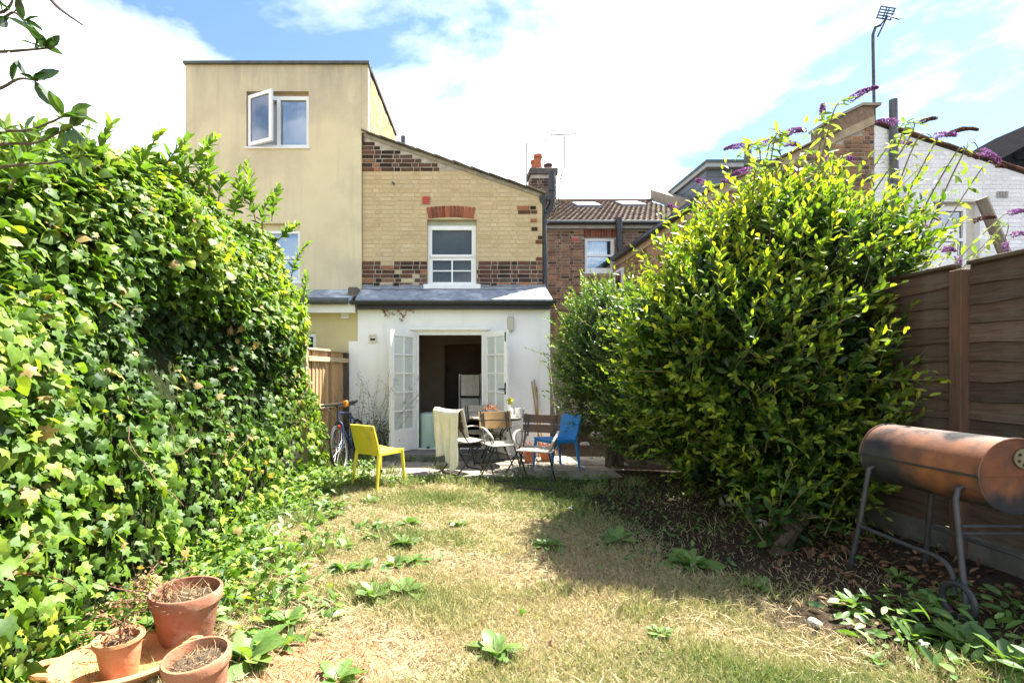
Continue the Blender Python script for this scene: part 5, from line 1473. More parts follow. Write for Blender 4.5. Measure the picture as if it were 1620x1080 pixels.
# red-flowered pots behind the chairs
for i, (px, r, Yq, lab) in enumerate(((838, .10, 7.75, 'small terracotta pot of red flowers behind the folding chairs'), (866, .13, 7.95, 'wide terracotta pot of red flowers under the blue chair'))):
    q = P(px, 715, Yq)
    t = thing('flower_pot', lab, 'flower pot', (q.x, Yq, .06))
    MB().lathe([(.001, 0), (r*.7, 0), (r*.93, .13), (r, .135), (r, .175), (r - .012, .175), (r*.85, .14), (.001, .14)], 24).build('pot', m_tc2, t, True, True)
    rp = np.random.default_rng(20 + i); n = 260
    ps = np.stack([rp.normal(0, r*.6, n), rp.normal(0, r*.6, n), .17 + np.abs(rp.normal(0, .06, n))], 1)
    me = scatter_mesh('flowers', SMALL, ps, rp.normal(size=(n,3)) + [0,0,.5], rp.normal(size=(n,3)), rp.uniform(.025, .045, n), rp.uniform(0, 1, n), leaf_mat('red_petal', [(0,(.08,.10,.03)),(.3,(.36,.035,.03)),(.7,(.48,.07,.04)),(1,(.42,.13,.07))], .3, .6, (1.2,.9,.8), .2))
    tag(link('flowers', me, t, local=True), kind='stuff')
# stones in the shrub bed
def stone(label, px, py, r, seed):
    Y = FPX*(H - .06)/(py - VY); x = (px - VX)*Y/FPX
    rr_ = random.Random(seed); mb = MB(); vs = []; n, k = 9, 7
    for i in range(k + 1):
        for j in range(n):
            th, ph = PI*i/k, 2*PI*j/n
            d = Vector((math.sin(th)*math.cos(ph), math.sin(th)*math.sin(ph), math.cos(th)*.62))
            vs.append(d*r*(1 + .16*math.sin(3.1*d.x + seed) + .12*math.sin(5*d.y + 2*seed)))
    mb.add(vs, [(i*n+j, (i+1)*n+j, (i+1)*n+(j+1) % n, i*n+(j+1) % n) for i in range(k) for j in range(n)])
    o = mb.build('stone', M_('pale_stone', (.36,.33,.28), (.24,.22,.18), 9, .9, .5, 40), None, True)
    o.location = (x, Y, gz(x, Y) + r*.3); tag(o, label, 'stone', 'stones in the shrub bed')
stone('rounded pale stone half hidden under the big laurel', 1150, 803, .10, 1)
stone('small white stone beside low leaves at the bed edge', 1206, 838, .06, 2)
stone('flat pale stone at the sunny edge of the soil', 1290, 975, .04, 3)
stone('grey rubble stone beneath the small leaved shrub behind the blue chair', 945, 690, .14, 4)
stone('smaller rubble stone in front of the rubble heap', 925, 702, .09, 5)
# ------------------------------------------------------------------ plants
IVY_C = [(0,(.022,.05,.010)), (.35,(.06,.125,.018)), (.65,(.14,.23,.028)), (.92,(.30,.37,.045)), (1,(.36,.25,.10))]
LAU_C = [(0,(.011,.032,.007)), (.3,(.042,.095,.013)), (.6,(.17,.25,.025)), (1,(.46,.47,.035))]
m_ivy = leaf_mat('ivy_leaf', IVY_C, .36, .52, spec=.28)
m_laurel = leaf_mat('laurel_leaf', LAU_C, .46, .42, spec=.35)
m_privet = leaf_mat('privet_leaf', [(0,(.025,.06,.012)),(.5,(.08,.16,.025)),(1,(.30,.36,.045))], .38, .4)
m_weed = leaf_mat('weed_leaf', [(0,(.045,.10,.025)),(.5,(.11,.20,.045)),(1,(.25,.33,.08))], .32, .5)
m_bark = M_('bark', (.12,.085,.055), (.07,.05,.035), 9, .95, .6, 40, vec=(6, 6, 1))
m_core = M_('core_shade_fill', (.035,.045,.018), (.02,.025,.012), 14, 1.0, .8, spec=.0)  # filler for plant cores, interior shade put into its dark colour
m_stem = M_('green_brown_stem', (.16,.13,.055), (.11,.09,.04), 14, .8, .2)
CAMP = np.array([0, 0, H])

def branches(root, base, tips, r0, mat=m_bark, name='trunk', wob=.06, seed=0):
    r = random.Random(seed); mb = MB()
    for tip in tips:
        b = Vector(base) + Vector((r.uniform(-.1, .1), r.uniform(-.1, .1), 0)); t = Vector(tip)
        pts = [b + (t - b)*(k/6) + Vector((r.uniform(-wob, wob), r.uniform(-wob, wob), .12*math.sin(k/6*PI))) for k in range(7)]
        pts[0] = b
        mb.tube(pts, [r0*(1 - .12*k) for k in range(7)], 7)
    return mb.build(name, mat, root, True)

# --- ivy hedge: a tall mass along the left boundary
hv_y = np.array([1.0, 1.8, 2.7, 3.5, 4.5, 5.5, 6.1, 6.6, 7.0, 7.3])
hv_z = np.array([1.9, 2.15, 2.55, 3.0, 3.36, 3.36, 3.16, 2.95, 2.70, 2.35])
hedge = thing('ivy_hedge', 'tall ivy covered hedge along the left side of the lawn', 'hedge', (-2.8, 4.2, 0))
def hedge_surface(n, seed):
    r = np.random.default_rng(seed)
    y = r.uniform(1.1, 7.45, n); t = r.uniform(-.03, .72, n)*PI
    top = np.interp(y, hv_y, hv_z) + .10*np.sin(y*4.3) + .07*np.sin(y*9.1 + 1)
    end = np.sqrt(np.clip(1 - np.clip((y - 6.5)/1.0, 0, 1)**2, .02, 1))
    hx = .88*(.45 + .55*end)
    c, s_ = np.cos(t), np.sin(t)
    X = -2.80 + hx*np.sign(c)*np.abs(c)**.55; Z = top*np.abs(s_)**.62*np.sign(s_)
    N = np.stack([np.sign(c)*np.abs(c)**1.3/ .9, .55*np.clip((y - 6.3), 0, 1) - .05*np.ones(n), np.abs(s_)**1.6*.9], 1)
    P_ = np.stack([X, y, np.maximum(Z, .02)], 1)
    N = norm(N)
    # belly bulges and a shadowy hollow, as in clipped-over ivy
    b = .20*sn(P_, 1.9, 3) + .15*sn(P_, 4.2, 4) + .05*sn(P_, 9, 5)
    P_ = P_ + N*b[:, None]
    return P_, N, b
n = 46000
Pz, Nz, bz = hedge_surface(n, 1)
r = np.random.default_rng(2)
dep = r.exponential(.085, n); dep = np.minimum(dep, .34)
pos = Pz - Nz*dep[:, None] + r.normal(0, .02, (n, 3))
keep = in_view(pos, 130) | (r.uniform(size=n) < .12)
# a deep pocket in the face
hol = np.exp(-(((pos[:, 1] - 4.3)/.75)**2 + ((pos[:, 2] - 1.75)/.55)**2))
pos[:, 0] -= .30*hol*(pos[:, 0] > -2.4)
keep &= r.uniform(size=n) > .08*hol
pos, Nn, dep, bz = pos[keep], Nz[keep], dep[keep], bz[keep]; n = len(pos)
down = np.stack([r.normal(0, .55, n), r.normal(0, .55, n), -.75 + r.normal(0, .45, n)], 1)
Ld = norm(down + Nn*.35); Nl = norm(Nn + r.normal(0, .60, (n, 3)) + [.15, -.08, .42])
size = np.where(r.uniform(size=n) < .35, r.uniform(.025, .055, n), r.uniform(.05, .105, n))*np.where(pos[:, 2] > 2.4, .9, 1.0)
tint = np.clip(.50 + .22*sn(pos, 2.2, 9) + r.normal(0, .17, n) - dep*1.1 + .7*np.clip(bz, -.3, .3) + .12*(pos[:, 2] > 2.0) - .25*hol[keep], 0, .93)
young = r.uniform(size=n) < .08; tint = np.where(young, np.clip(tint + .35, 0, .92), tint)
tint = np.where(r.uniform(size=n) < .025, 1.0, tint)            # a few dead leaves
dist = np.linalg.norm(pos - CAMP, axis=1)
face = np.clip(np.sum(norm(CAMP - pos)*Nl, 1), 0, 1)
score = size*face/dist*(dep < .05)*in_view(pos, -15)
HEART = ([(0,.36,.04)] + [(x, y, -.28*(x*x + (y-.36)**2)) for x, y in [(0,.05),(.22,-.08),(.42,.06),(.47,.30),(.34,.58),(.16,.82),(0,1.0),(-.16,.82),(-.34,.58),(-.47,.30),(-.42,.06),(-.22,-.08)]], IVY[1])
rd = r.uniform(size=n) < np.where(pos[:, 2] > 2.0, .55, .22)
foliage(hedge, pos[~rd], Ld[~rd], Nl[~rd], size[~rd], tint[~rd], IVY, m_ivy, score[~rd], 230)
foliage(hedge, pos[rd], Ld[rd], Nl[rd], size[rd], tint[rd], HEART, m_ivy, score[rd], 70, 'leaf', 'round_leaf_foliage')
# opaque core added to stop see-through; inner shade is in its colour
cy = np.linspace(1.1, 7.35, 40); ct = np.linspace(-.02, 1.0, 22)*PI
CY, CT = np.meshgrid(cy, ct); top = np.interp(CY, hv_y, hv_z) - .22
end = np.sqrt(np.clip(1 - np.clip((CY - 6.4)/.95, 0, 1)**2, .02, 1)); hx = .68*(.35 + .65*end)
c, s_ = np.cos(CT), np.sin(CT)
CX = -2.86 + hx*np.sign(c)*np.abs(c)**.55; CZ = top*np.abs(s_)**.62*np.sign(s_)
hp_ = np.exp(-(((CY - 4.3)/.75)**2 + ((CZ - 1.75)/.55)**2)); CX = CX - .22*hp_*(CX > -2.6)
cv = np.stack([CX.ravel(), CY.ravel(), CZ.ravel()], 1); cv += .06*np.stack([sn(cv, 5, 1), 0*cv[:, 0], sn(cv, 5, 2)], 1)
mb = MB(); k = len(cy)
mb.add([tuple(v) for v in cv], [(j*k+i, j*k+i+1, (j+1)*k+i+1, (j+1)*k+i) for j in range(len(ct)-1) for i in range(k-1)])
mb.build('shade_core', m_core, hedge)
# trailing runners on the face
rr = random.Random(5)
for q in range(12):
    y = rr.uniform(2.2, 6.6); z = rr.uniform(.15, 1.2); x = -1.95 + rr.uniform(-.05, .08)
    pts = [Vector((x, y, z))]; d = Vector((.05, rr.choice([-1, 1])*rr.uniform(.4, 1), -rr.uniform(.2, .6)))
    for j in range(7):
        d = d + Vector((rr.uniform(-.12, .12), rr.uniform(-.3, .3), rr.uniform(-.25, .25))); pts.append(pts[-1] + d.normalized()*.085)
    MB().tube(pts, .0026, 5).build('runner', M_('red_brown_stem', (.20,.10,.06), (.14,.07,.045), 14, .8, .2), hedge, True)

# --- leafy shoots standing up from the top of the hedge
def shoots(root, bases, seed, mat, tmpl, lsize, lens, nl=16, up=(0, 0, 1), spread=.35, tintb=.6, singles=0):
    r = np.random.default_rng(seed); mb = MB(); ps, Ls, Ns, ss, ts = [], [], [], [], []
    for b in bases:
        d = np.array(up, float) + r.normal(0, spread, 3); d /= np.linalg.norm(d); L = r.uniform(*lens)
        cv_ = r.normal(0, .16, 3); pts = [np.array(b) + d*L*k/6 + cv_*L*(k/6)**2 for k in range(7)]
        MB().tube([Vector(p) for p in pts], [.008*(1 - .11*k) for k in range(7)], 5).build('stem', m_stem, root, True)
        for i in range(nl):
            t = .12 + .88*i/nl; k = t*6; i0 = min(5, int(k)); p = pts[i0]*(1 - (k - i0)) + pts[i0+1]*(k - i0)
            dd = pts[i0+1] - pts[i0]; dd /= np.linalg.norm(dd)
            a = i*2.4 + r.uniform(-.4, .4); u = np.cross(dd, [.3, .8, .1]); u /= np.linalg.norm(u); w = np.cross(dd, u)
            out = u*math.cos(a) + w*math.sin(a)
            l_ = out*(1.0 - .55*t) + dd*(.45 + .5*t) + r.normal(0, .15, 3)
            ps.append(p); Ls.append(l_); Ns.append(dd*.9 - out*.25 + np.array([0, 0, .35]) + r.normal(0, .2, 3)); ss.append(lsize*r.uniform(.65, 1.15)*(1.05 - .4*t)); ts.append(np.clip(tintb + .3*t - .15 + r.normal(0, .13), 0, 1))
    return mb, np.array(ps), np.array(Ls), np.array(Ns), np.array(ss), np.array(ts)
ht = thing('sapling_shoots', 'upright leafy sapling shoots rising above the ivy hedge', 'shrub', (-2.3, 5.3, 2.9))
bs_ = []
for px, py, Y in ((300, 290, 4.6), (322, 285, 4.9), (385, 320, 5.2), (395, 330, 5.5), (415, 365, 5.7), (430, 350, 5.9), (440, 380, 6.2), (250, 290, 4.3), (160, 300, 3.6), (345, 320, 5.0), (205, 290, 3.9), (460, 440, 6.7), (278, 285, 4.4), (370, 340, 5.4), (475, 480, 7.0), (480, 530, 7.1), (405, 350, 5.6), (310, 300, 4.7), (330, 305, 4.8), (120, 300, 3.3), (75, 310, 3.0), (140, 300, 3.4), (15, 300, 2.7)):
    q = P(px, py, Y); bs_.append([q.x, q.y, q.z])
mb, ps, Ls, Ns, ss, ts = shoots(ht, bs_, 5, m_laurel, LAUREL, .15, (.30, .55), 26, (.1, 0, 1), .34, .58)
foliage(ht, ps, Ls, Ns, ss, ts, LAUREL, leaf_mat('apple_leaf', [(0,(.03,.07,.015)),(.5,(.10,.18,.03)),(1,(.26,.34,.06))], .38, .45), ss/np.linalg.norm(ps - CAMP, axis=1), 220)
fill = []
r = np.random.default_rng(77)
# --- overhanging branches of a small tree standing left of the camera
tr = thing('overhanging_tree', 'dark leafy tree branches reaching in at the top left corner', 'tree', (-2.75, 1.9, 0))
tw = MB(); tw.tube(curve([(-2.75, 1.9, 0), (-2.7, 1.95, 1.2), (-2.62, 1.95, 2.4), (-2.55, 1.9, 3.3)], 5), [.07 - .0028*k for k in range(16)], 8)
tw.build('trunk', m_bark, tr, True)
bm_ = MB(); ps, Ls, Ns, ss, ts = [], [], [], [], []
for path, nl, sz, dark in (((( -60, 160), (0, 140), (30, 125), (60, 128)), 9, .115, .1), (((-60, 80), (0, 82), (45, 79), (78, 76)), 9, .10, .1), (((60, -30), (85, 5), (105, 22), (131, 40)), 0, .1, 0),
                           (((-60, 245), (0, 210), (50, 205), (110, 180)), 16, .11, .6), (((-50, 240), (10, 228), (60, 225), (118, 196)), 16, .11, .5), (((-40, 275), (20, 262), (80, 258), (140, 245)), 12, .10, .7),
                           (((-60, 40), (-10, 40), (20, 20), (40, 35)), 10, .11, .1), (((-40, 10), (0, 20), (18, 5), (20, -15)), 5, .10, .1)):
    Yb = 2.05
    pts = curve([P(a, b, Yb) for a, b in path], 5)
    pts = [Vector((-2.6, 1.95, pts[0].z - .1))] + pts
    bm_.tube(pts, [.007*(1 - .04*k) + .001 for k in range(len(pts))], 5)
    for i in range(nl):
        t = .35 + .65*r.uniform(); p = pts[min(len(pts)-1, int(t*(len(pts)-1)) + 1)]
        if i < nl*.5: p = pts[-1] + (pts[-3] - pts[-1])*r.uniform(0, .8)
        l_ = r.normal(0, .7, 3) + np.array([.5, -.1, .15]); ps.append(np.array(p)); Ls.append(l_); Ns.append(r.normal(0, .5, 3) + np.array([0, -.3, .8])); ss.append(sz*r.uniform(.6, 1.0)); ts.append(np.clip(dark + r.normal(0, .12), 0, 1))
bm_.build('branches', m_bark, tr, True)
ps, Ls, Ns, ss, ts = map(np.array, (ps, Ls, Ns, ss, ts))
foliage(tr, ps, Ls, Ns, ss, ts, LAUREL, leaf_mat('tree_leaf', [(0,(.012,.035,.010)),(.5,(.06,.13,.03)),(1,(.20,.28,.05))], .22, .4), ss, 60)

# --- big laurel: shoots all over an uneven rounded body
def bush(name, label, lobes, nshoot, mat, tmpl, lsize, lens, nl, bumps, seed, singles, zcut=.12, clipx=None, fill_n=6000, fill_size=.09, core=.64, stems=7, tbase=.20):
    """shrub of several lobes ((centre, radii), ...): leafy shoots over the joint surface, older leaves inside, twigs and stems"""
    C_ = np.array(lobes[0][0]); Rr = np.array(lobes[0][1]); centre = lobes[0][0]
    t = thing(name, label, 'shrub', (centre[0], centre[1], gz(centre[0], centre[1])))
    r = np.random.default_rng(seed)
    area = np.array([l_[1][0]*l_[1][1] + l_[1][0]*l_[1][2] + l_[1][1]*l_[1][2] for l_ in lobes]); area = area/area.sum()
    def surf(n, inn=None):
        Ps, Ns = [], []
        for q, (c_, r_) in enumerate(lobes):
            c_, r_ = np.array(c_), np.array(r_); m_ = int(n*area[q]*1.5) + 1
            d = norm(r.normal(size=(m_, 3)))
            s_ = 1 + bumps[0]*sn(d, 3.2, seed + q) + bumps[1]*sn(d, 7.5, seed + 1 + q)
            if inn is not None: s_ = s_*r.uniform(inn[0], inn[1], m_)
            p = c_ + r_*d*s_[:, None]; ok = np.ones(m_, bool)
            for q2, (c2, r2) in enumerate(lobes):
                if q2 != q: ok &= np.linalg.norm((p - np.array(c2))/np.array(r2), axis=1) > (.88 if inn is None else .6)
            Ps.append(p[ok]); Ns.append(norm(d/r_)[ok])
        P_, N_ = np.concatenate(Ps), np.concatenate(Ns); k = r.permutation(len(P_))[:n]
        return P_[k], N_[k], None
    P0, N0, D0 = surf(nshoot*2)
    vis = (np.sum(N0*norm(CAMP - P0), 1) > -.35) | (N0[:, 2] > .3)
    ok = vis & (P0[:, 2] > zcut)
    if clipx: ok &= ~((P0[:, 0] > clipx[0]) & (P0[:, 2] < clipx[1]))
    P0, N0 = P0[ok][:nshoot], N0[ok][:nshoot]
    mb = MB(); ps, Ls, Ns, ss, ts, oo = [], [], [], [], [], []
    for b, nn in zip(P0, N0):
        d = nn*.75 + np.array([0, 0, .55]) + r.normal(0, .28, 3); d /= np.linalg.norm(d); L = r.uniform(*lens)
        long_ = r.uniform() < .24; L = L*1.5 if long_ else L
        cv_ = r.normal(0, .12, 3); st = b - d*L*(.45 if long_ else .75)
        pts = [st + d*L*k/4 + cv_*L*(k/4)**2 for k in range(5)]
        if r.uniform() < .5: mb.tube([Vector(p) for p in pts], [.006, .005, .004, .003, .002], 4, False)
        ph = r.uniform(0, 6); sh_t = r.normal(0, .10)
        for i in range(nl):
            tt = .1 + .9*i/(nl - 1); k = tt*4; i0 = min(3, int(k)); p = pts[i0]*(1 - (k - i0)) + pts[i0+1]*(k - i0)
            a = ph + i*2.4; u = np.cross(d, [.31, .82, .11]); u /= np.linalg.norm(u); w = np.cross(d, u)
            out = u*math.cos(a) + w*math.sin(a)
            ps.append(p); Ls.append(out*(1.05 - .6*tt) + d*(.35 + .7*tt) + r.normal(0, .12, 3)); Ns.append(d*.85 - out*.35 + np.array([0, 0, .25]) + r.normal(0, .15, 3))
            ss.append(lsize*r.uniform(.7, 1.15)*(1.0 - .35*max(0, tt - .55)/.45)); oo.append(tt)
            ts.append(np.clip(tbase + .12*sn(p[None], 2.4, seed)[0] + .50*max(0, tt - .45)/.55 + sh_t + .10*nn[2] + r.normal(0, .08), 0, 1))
    if mb.v: mb.build('twigs', m_stem, t)
    ps, Ls, Ns, ss, ts, oo = map(np.array, (ps, Ls, Ns, ss, ts, oo))
    # older leaves filling the inside
    Pf, Nf, Df = surf(fill_n, (.60, .96)); okf = (Pf[:, 2] > zcut)
    if clipx: okf &= ~((Pf[:, 0] > clipx[0]) & (Pf[:, 2] < clipx[1]))
    Pf, Nf = Pf[okf], Nf[okf]; m_ = len(Pf)
    A = lambda a, b: np.concatenate([a, b])
    sc = ss/np.linalg.norm(ps - CAMP, axis=1)*(oo > .3)*in_view(ps, -10)*np.clip(np.sum(norm(Ns)*norm(CAMP - ps), 1), .05, 1)
    pos = A(ps, Pf); Ld = A(Ls, norm(r.normal(0, .7, (m_, 3)) + Nf*.6)); Nl = A(Ns, norm(Nf + r.normal(0, .4, (m_, 3)) + [0, 0, .3]))
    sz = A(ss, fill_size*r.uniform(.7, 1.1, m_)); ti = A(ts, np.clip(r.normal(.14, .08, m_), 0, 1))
    if clipx:
        kk = ~((pos[:, 0] > clipx[0] + .03) & (pos[:, 2] < clipx[1])); pos, Ld, Nl, sz, ti = pos[kk], Ld[kk], Nl[kk], sz[kk], ti[kk]; sc = A(sc, np.zeros(m_))[kk]
    else: sc = A(sc, np.zeros(m_))
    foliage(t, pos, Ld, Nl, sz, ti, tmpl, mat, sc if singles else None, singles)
    # dark filler shell added inside each lobe, coloured for the shade within
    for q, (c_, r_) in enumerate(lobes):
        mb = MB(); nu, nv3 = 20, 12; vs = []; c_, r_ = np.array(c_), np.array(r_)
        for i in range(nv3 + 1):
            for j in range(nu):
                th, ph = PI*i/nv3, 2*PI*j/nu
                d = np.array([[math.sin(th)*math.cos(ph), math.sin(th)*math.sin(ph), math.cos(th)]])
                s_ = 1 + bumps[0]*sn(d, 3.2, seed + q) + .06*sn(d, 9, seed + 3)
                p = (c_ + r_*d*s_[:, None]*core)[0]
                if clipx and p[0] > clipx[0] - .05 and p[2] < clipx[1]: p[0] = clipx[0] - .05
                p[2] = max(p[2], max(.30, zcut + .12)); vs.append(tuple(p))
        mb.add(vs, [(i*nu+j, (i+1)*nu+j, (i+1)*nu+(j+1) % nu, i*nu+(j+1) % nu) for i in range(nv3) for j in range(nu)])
        mb.build('shade_core', m_core, t)
    tips = [tuple(C_ + Rr*np.array([r.uniform(-.5, .5), r.uniform(-.5, .5), r.uniform(-.2, .3)])) for _ in range(stems)]
    branches(t, (centre[0], centre[1], gz(centre[0], centre[1]) - .05), tips, .045, seed=seed)
    return t
bush('laurel_bush', 'huge glossy laurel bush with sunlit yellow green top beside the fence',
     (((3.12, 5.05, 1.40), (1.08, 1.02, 1.14)), ((3.34, 5.05, 2.36), (1.0, .92, .82)), ((2.64, 4.85, 1.70), (.80, .85, .95)), ((3.20, 4.6, 1.0), (.72, .62, .68)), ((2.95, 5.2, 2.2), (.72, .8, .70))),
     1650, m_laurel, LAUREL, .105, (.28, .52), 13, (.13, .10), 41, 300, .30, (3.62, 2.25), 14000, .10, tbase=.20)
bush('privet_bush', 'small leaved green shrub between the blue chair and the laurel',
     (((2.42, 7.45, 1.65), (.85, .78, 1.10)), ((2.75, 6.7, 1.60), (.72, .70, .92)), ((2.95, 7.0, 1.1), (.8, .8, .9)), ((2.55, 6.35, .95), (.55, .5, .65))),
     1250, m_privet, SMALL, .058, (.25, .5), 22, (.12, .09), 52, 0, .42, None, 15000, .058, tbase=.20)
bush('low_laurel', 'low young laurel shoots by the barbecue legs', (((2.62, 3.92, .34), (.34, .24, .30)),), 26, m_laurel, LAUREL, .095, (.22, .40), 11, (.14, .1), 64, 0, .12, None, 90, .08, .25, 4)

# --- buddleia: arching stems with purple spikes over the laurel
bu = thing('buddleia', 'buddleia with arching stems and purple flower spikes above the laurel', 'shrub', (4.3, 5.9, 0))
m_purple = leaf_mat('purple_petal', [(0,(.10,.045,.09)),(.4,(.22,.10,.24)),(1,(.42,.24,.44))], .3, .7, (1.1,.8,1.1), .1)
m_seed = leaf_mat('brown_seed_head', [(0,(.07,.035,.035)),(.5,(.14,.07,.06)),(1,(.22,.12,.08))], .15, .9, (1,.9,.8), .1)
spikes = [((1178, 232), (-1, .12), .19, 0), ((1208, 228), (1, .5), .14, 0), ((1245, 212), (1, .65), .20, 0), ((1240, 228), (1, .25), .15, 0), ((1302, 182), (.15, 1), .16, 0), ((1345, 158), (1, .8), .22, 0), 
          ((1160, 288), (-1, .3), .11, 0), ((1115, 290), (-1, .6), .10, 0), ((1190, 270), (-1, .1), .15, 0), ((1216, 262), (.8, .5), .11, 0), ((1070, 332), (-.4, .6), .10, 0), 
          ((1500, 213), (1, .55), .34, 1), ((1478, 216), (1, .3), .16, 0), ((1552, 240), (1, -.05), .17, 0), ((1532, 244), (1, .1), .10, 1), ((1420, 196), (-.8, .35), .18, 0), ((1425, 225), (1, .25), .16, 0), ((1455, 195), (1, .6), .13, 1), ((1445, 330), (1, .15), .20, 1), ((1468, 342), (1, .2), .16, 0),
          ((1468, 352), (.1, -.8), .10, 0), ((1598, 338), (1, .5), .18, 0), ((1600, 372), (1, .3), .13, 0), ((1590, 382), (.2, -1), .10, 0), ((1515, 405), (.1, -1), .10, 0), ((1540, 350), (1, .5), .15, 1), ((1330, 255), (.6, .3), .10, 0),
          ((1310, 255), (-.6, .6), .09, 0), ((1490, 395), (1, .2), .10, 0), ((1575, 262), (1, .2), .10, 1)]
mb = MB(); lp, lL, lN, ls, lt = [], [], [], [], []
r = np.random.default_rng(9)
SPK = ([(0,0,0),(.5,.35,.2),(.1,1,.1),(-.4,.5,.3)], [(0,1,2),(0,2,3)])
for (px, py), dr, Ls_, dead in spikes:
    Ls_ *= 1.3
    Y = 5.0 + r.uniform(-.5, .7) + (.4 if px > 1400 else 0)
    tip = P(px, py, Y); dvec = Vector((dr[0], r.uniform(-.3, .3), dr[1])).normalized()
    base = Vector((3.3 + .25*((px - 1100)/200), 5.4 + r.uniform(-.2, .4), 1.6 if px < 1450 else 1.2))
    if px > 1430: base.x = min(base.x + .5, 4.6)
    mid = base*.45 + tip*.55 + Vector((-dvec.x*.1, 0, .12)); pre = tip - dvec*.18
    pts = curve([base, mid, pre, tip], 6)
    MB().tube(pts, [.009*(1 - .04*k) + .001 for k in range(len(pts))], 5).build('stem', m_stem, bu, True)
    # flower spike
    n = int(330*Ls_/.2); t = r.uniform(0, 1, n)**.8
    axis = np.array(dvec); u = norm(np.cross(axis, [0.2, 1, .1])); w = np.cross(axis, u); a = r.uniform(0, 6.28, n)
    rad = (.025 if not dead else .015)*(1 - t**1.5*.8)*np.sqrt(r.uniform(.2, 1, n))
    droop = np.array([0, 0, -.06])*Ls_/.2
    out = u[None]*np.cos(a)[:, None] + w[None]*np.sin(a)[:, None]
    fp = np.array(tip) + axis*t[:, None]*Ls_ + out*rad[:, None] + droop*(t**2)[:, None]
    me = scatter_mesh('flower_spike', SPK, fp, out + r.normal(0, .4, (n, 3)), r.normal(size=(n, 3)), r.uniform(.012, .022, n), np.clip(r.normal(.65, .25, n) - .25*t, 0, 1), m_seed if dead else m_purple)
    tag(link('flower_spike', me, bu), kind='stuff')
    for i in range(12 if px < 1430 else 7):
        tt = .28 + .70*i/12; q = pts[int(tt*(len(pts) - 1))]
        for sg in (1, -1):
            o_ = np.array([sg*r.uniform(.3, .9), r.uniform(-.8, .8), r.uniform(-.6, .35)]) + np.array(dvec)*.3
            lp.append(np.array(q)); lL.append(o_); lN.append(np.array([0, 0, 1]) + r.normal(0, .4, 3)); ls.append(r.uniform(.10, .17)); lt.append(np.clip(r.normal(.6, .18), 0, 1))
    for i in range(5):
        lp.append(np.array(pre)); lL.append(r.normal(0, .7, 3)); lN.append(r.normal(0, .5, 3) + [0, 0, .7]); ls.append(r.uniform(.05, .09)); lt.append(np.clip(r.normal(.65, .15), 0, 1))
branches(bu, (4.3, 5.9, 0), [(3.4, 5.5, 1.6), (3.7, 5.6, 1.7), (4.2, 5.7, 1.4), (4.6, 5.7, 1.4)], .03, m_bark, 'trunk', .04, 3)
foliage(bu, lp, np.array(lL), np.array(lN), ls, lt, LANCE, leaf_mat('buddleia_leaf', [(0,(.06,.11,.035)),(.5,(.16,.23,.06)),(1,(.34,.40,.12))], .36, .6), np.array(ls), 250)

# --- wispy gone-to-seed weed by the white wall
wp = thing('seeding_weed', 'tall wispy weed gone to seed against the white wall', 'plant', (-1.28, 8.12, .05))
mb = MB(); lp, lL, lN, ls, lt = [], [], [], [], []
for k in range(30):
    p = np.array([-1.28 + r.normal(0, .10), 8.12 + r.normal(0, .05), .05]); d = np.array([r.normal(.05, .33), r.normal(-.1, .1), 1.0]); L = r.uniform(.7, 1.5)
    pts = [p]
    for j in range(7):
        d = d + np.array([r.normal(0, .1), r.normal(0, .04), -.04]); pts.append(pts[-1] + d/np.linalg.norm(d)*L/7)
    pts = [np.array([q[0], min(q[1], 8.33), q[2]]) for q in pts]
    mb.tube([Vector(q) for q in pts], [.004, .0035, .003, .003, .0025, .002, .002, .0015], 4, False)
    for j in range(3, 8):
        for _ in range(5):
            e = pts[j] + np.array([r.normal(0, .045), -abs(r.normal(0, .015)), r.normal(0, .04)]); mb.tube([Vector(pts[j]), Vector(e)], .0012, 3, False)
            lp.append(e); lL.append(r.normal(size=3)); lN.append(r.normal(size=3)); ls.append(r.uniform(.012, .022)); lt.append(.05)
    for _ in range(34):
        j = r.integers(0, 4); q = pts[j] + r.normal(0, .07, 3); q[1] = min(q[1], 8.34); lp.append(q); lL.append(r.normal(size=3) + [0, 0, .2]); lN.append(r.normal(0, .5, 3) + [0, -.3, .6]); ls.append(r.uniform(.03, .07)); lt.append(np.clip(r.normal(.3, .2), 0, 1))
mb.build('stems', m_stem, wp)
foliage(wp, lp, np.array(lL), np.array(lN), ls, lt, SMALL, leaf_mat('grey_green_leaf', [(0,(.05,.055,.03)),(.4,(.06,.12,.035)),(1,(.16,.24,.07))], .3, .5), None, 0)

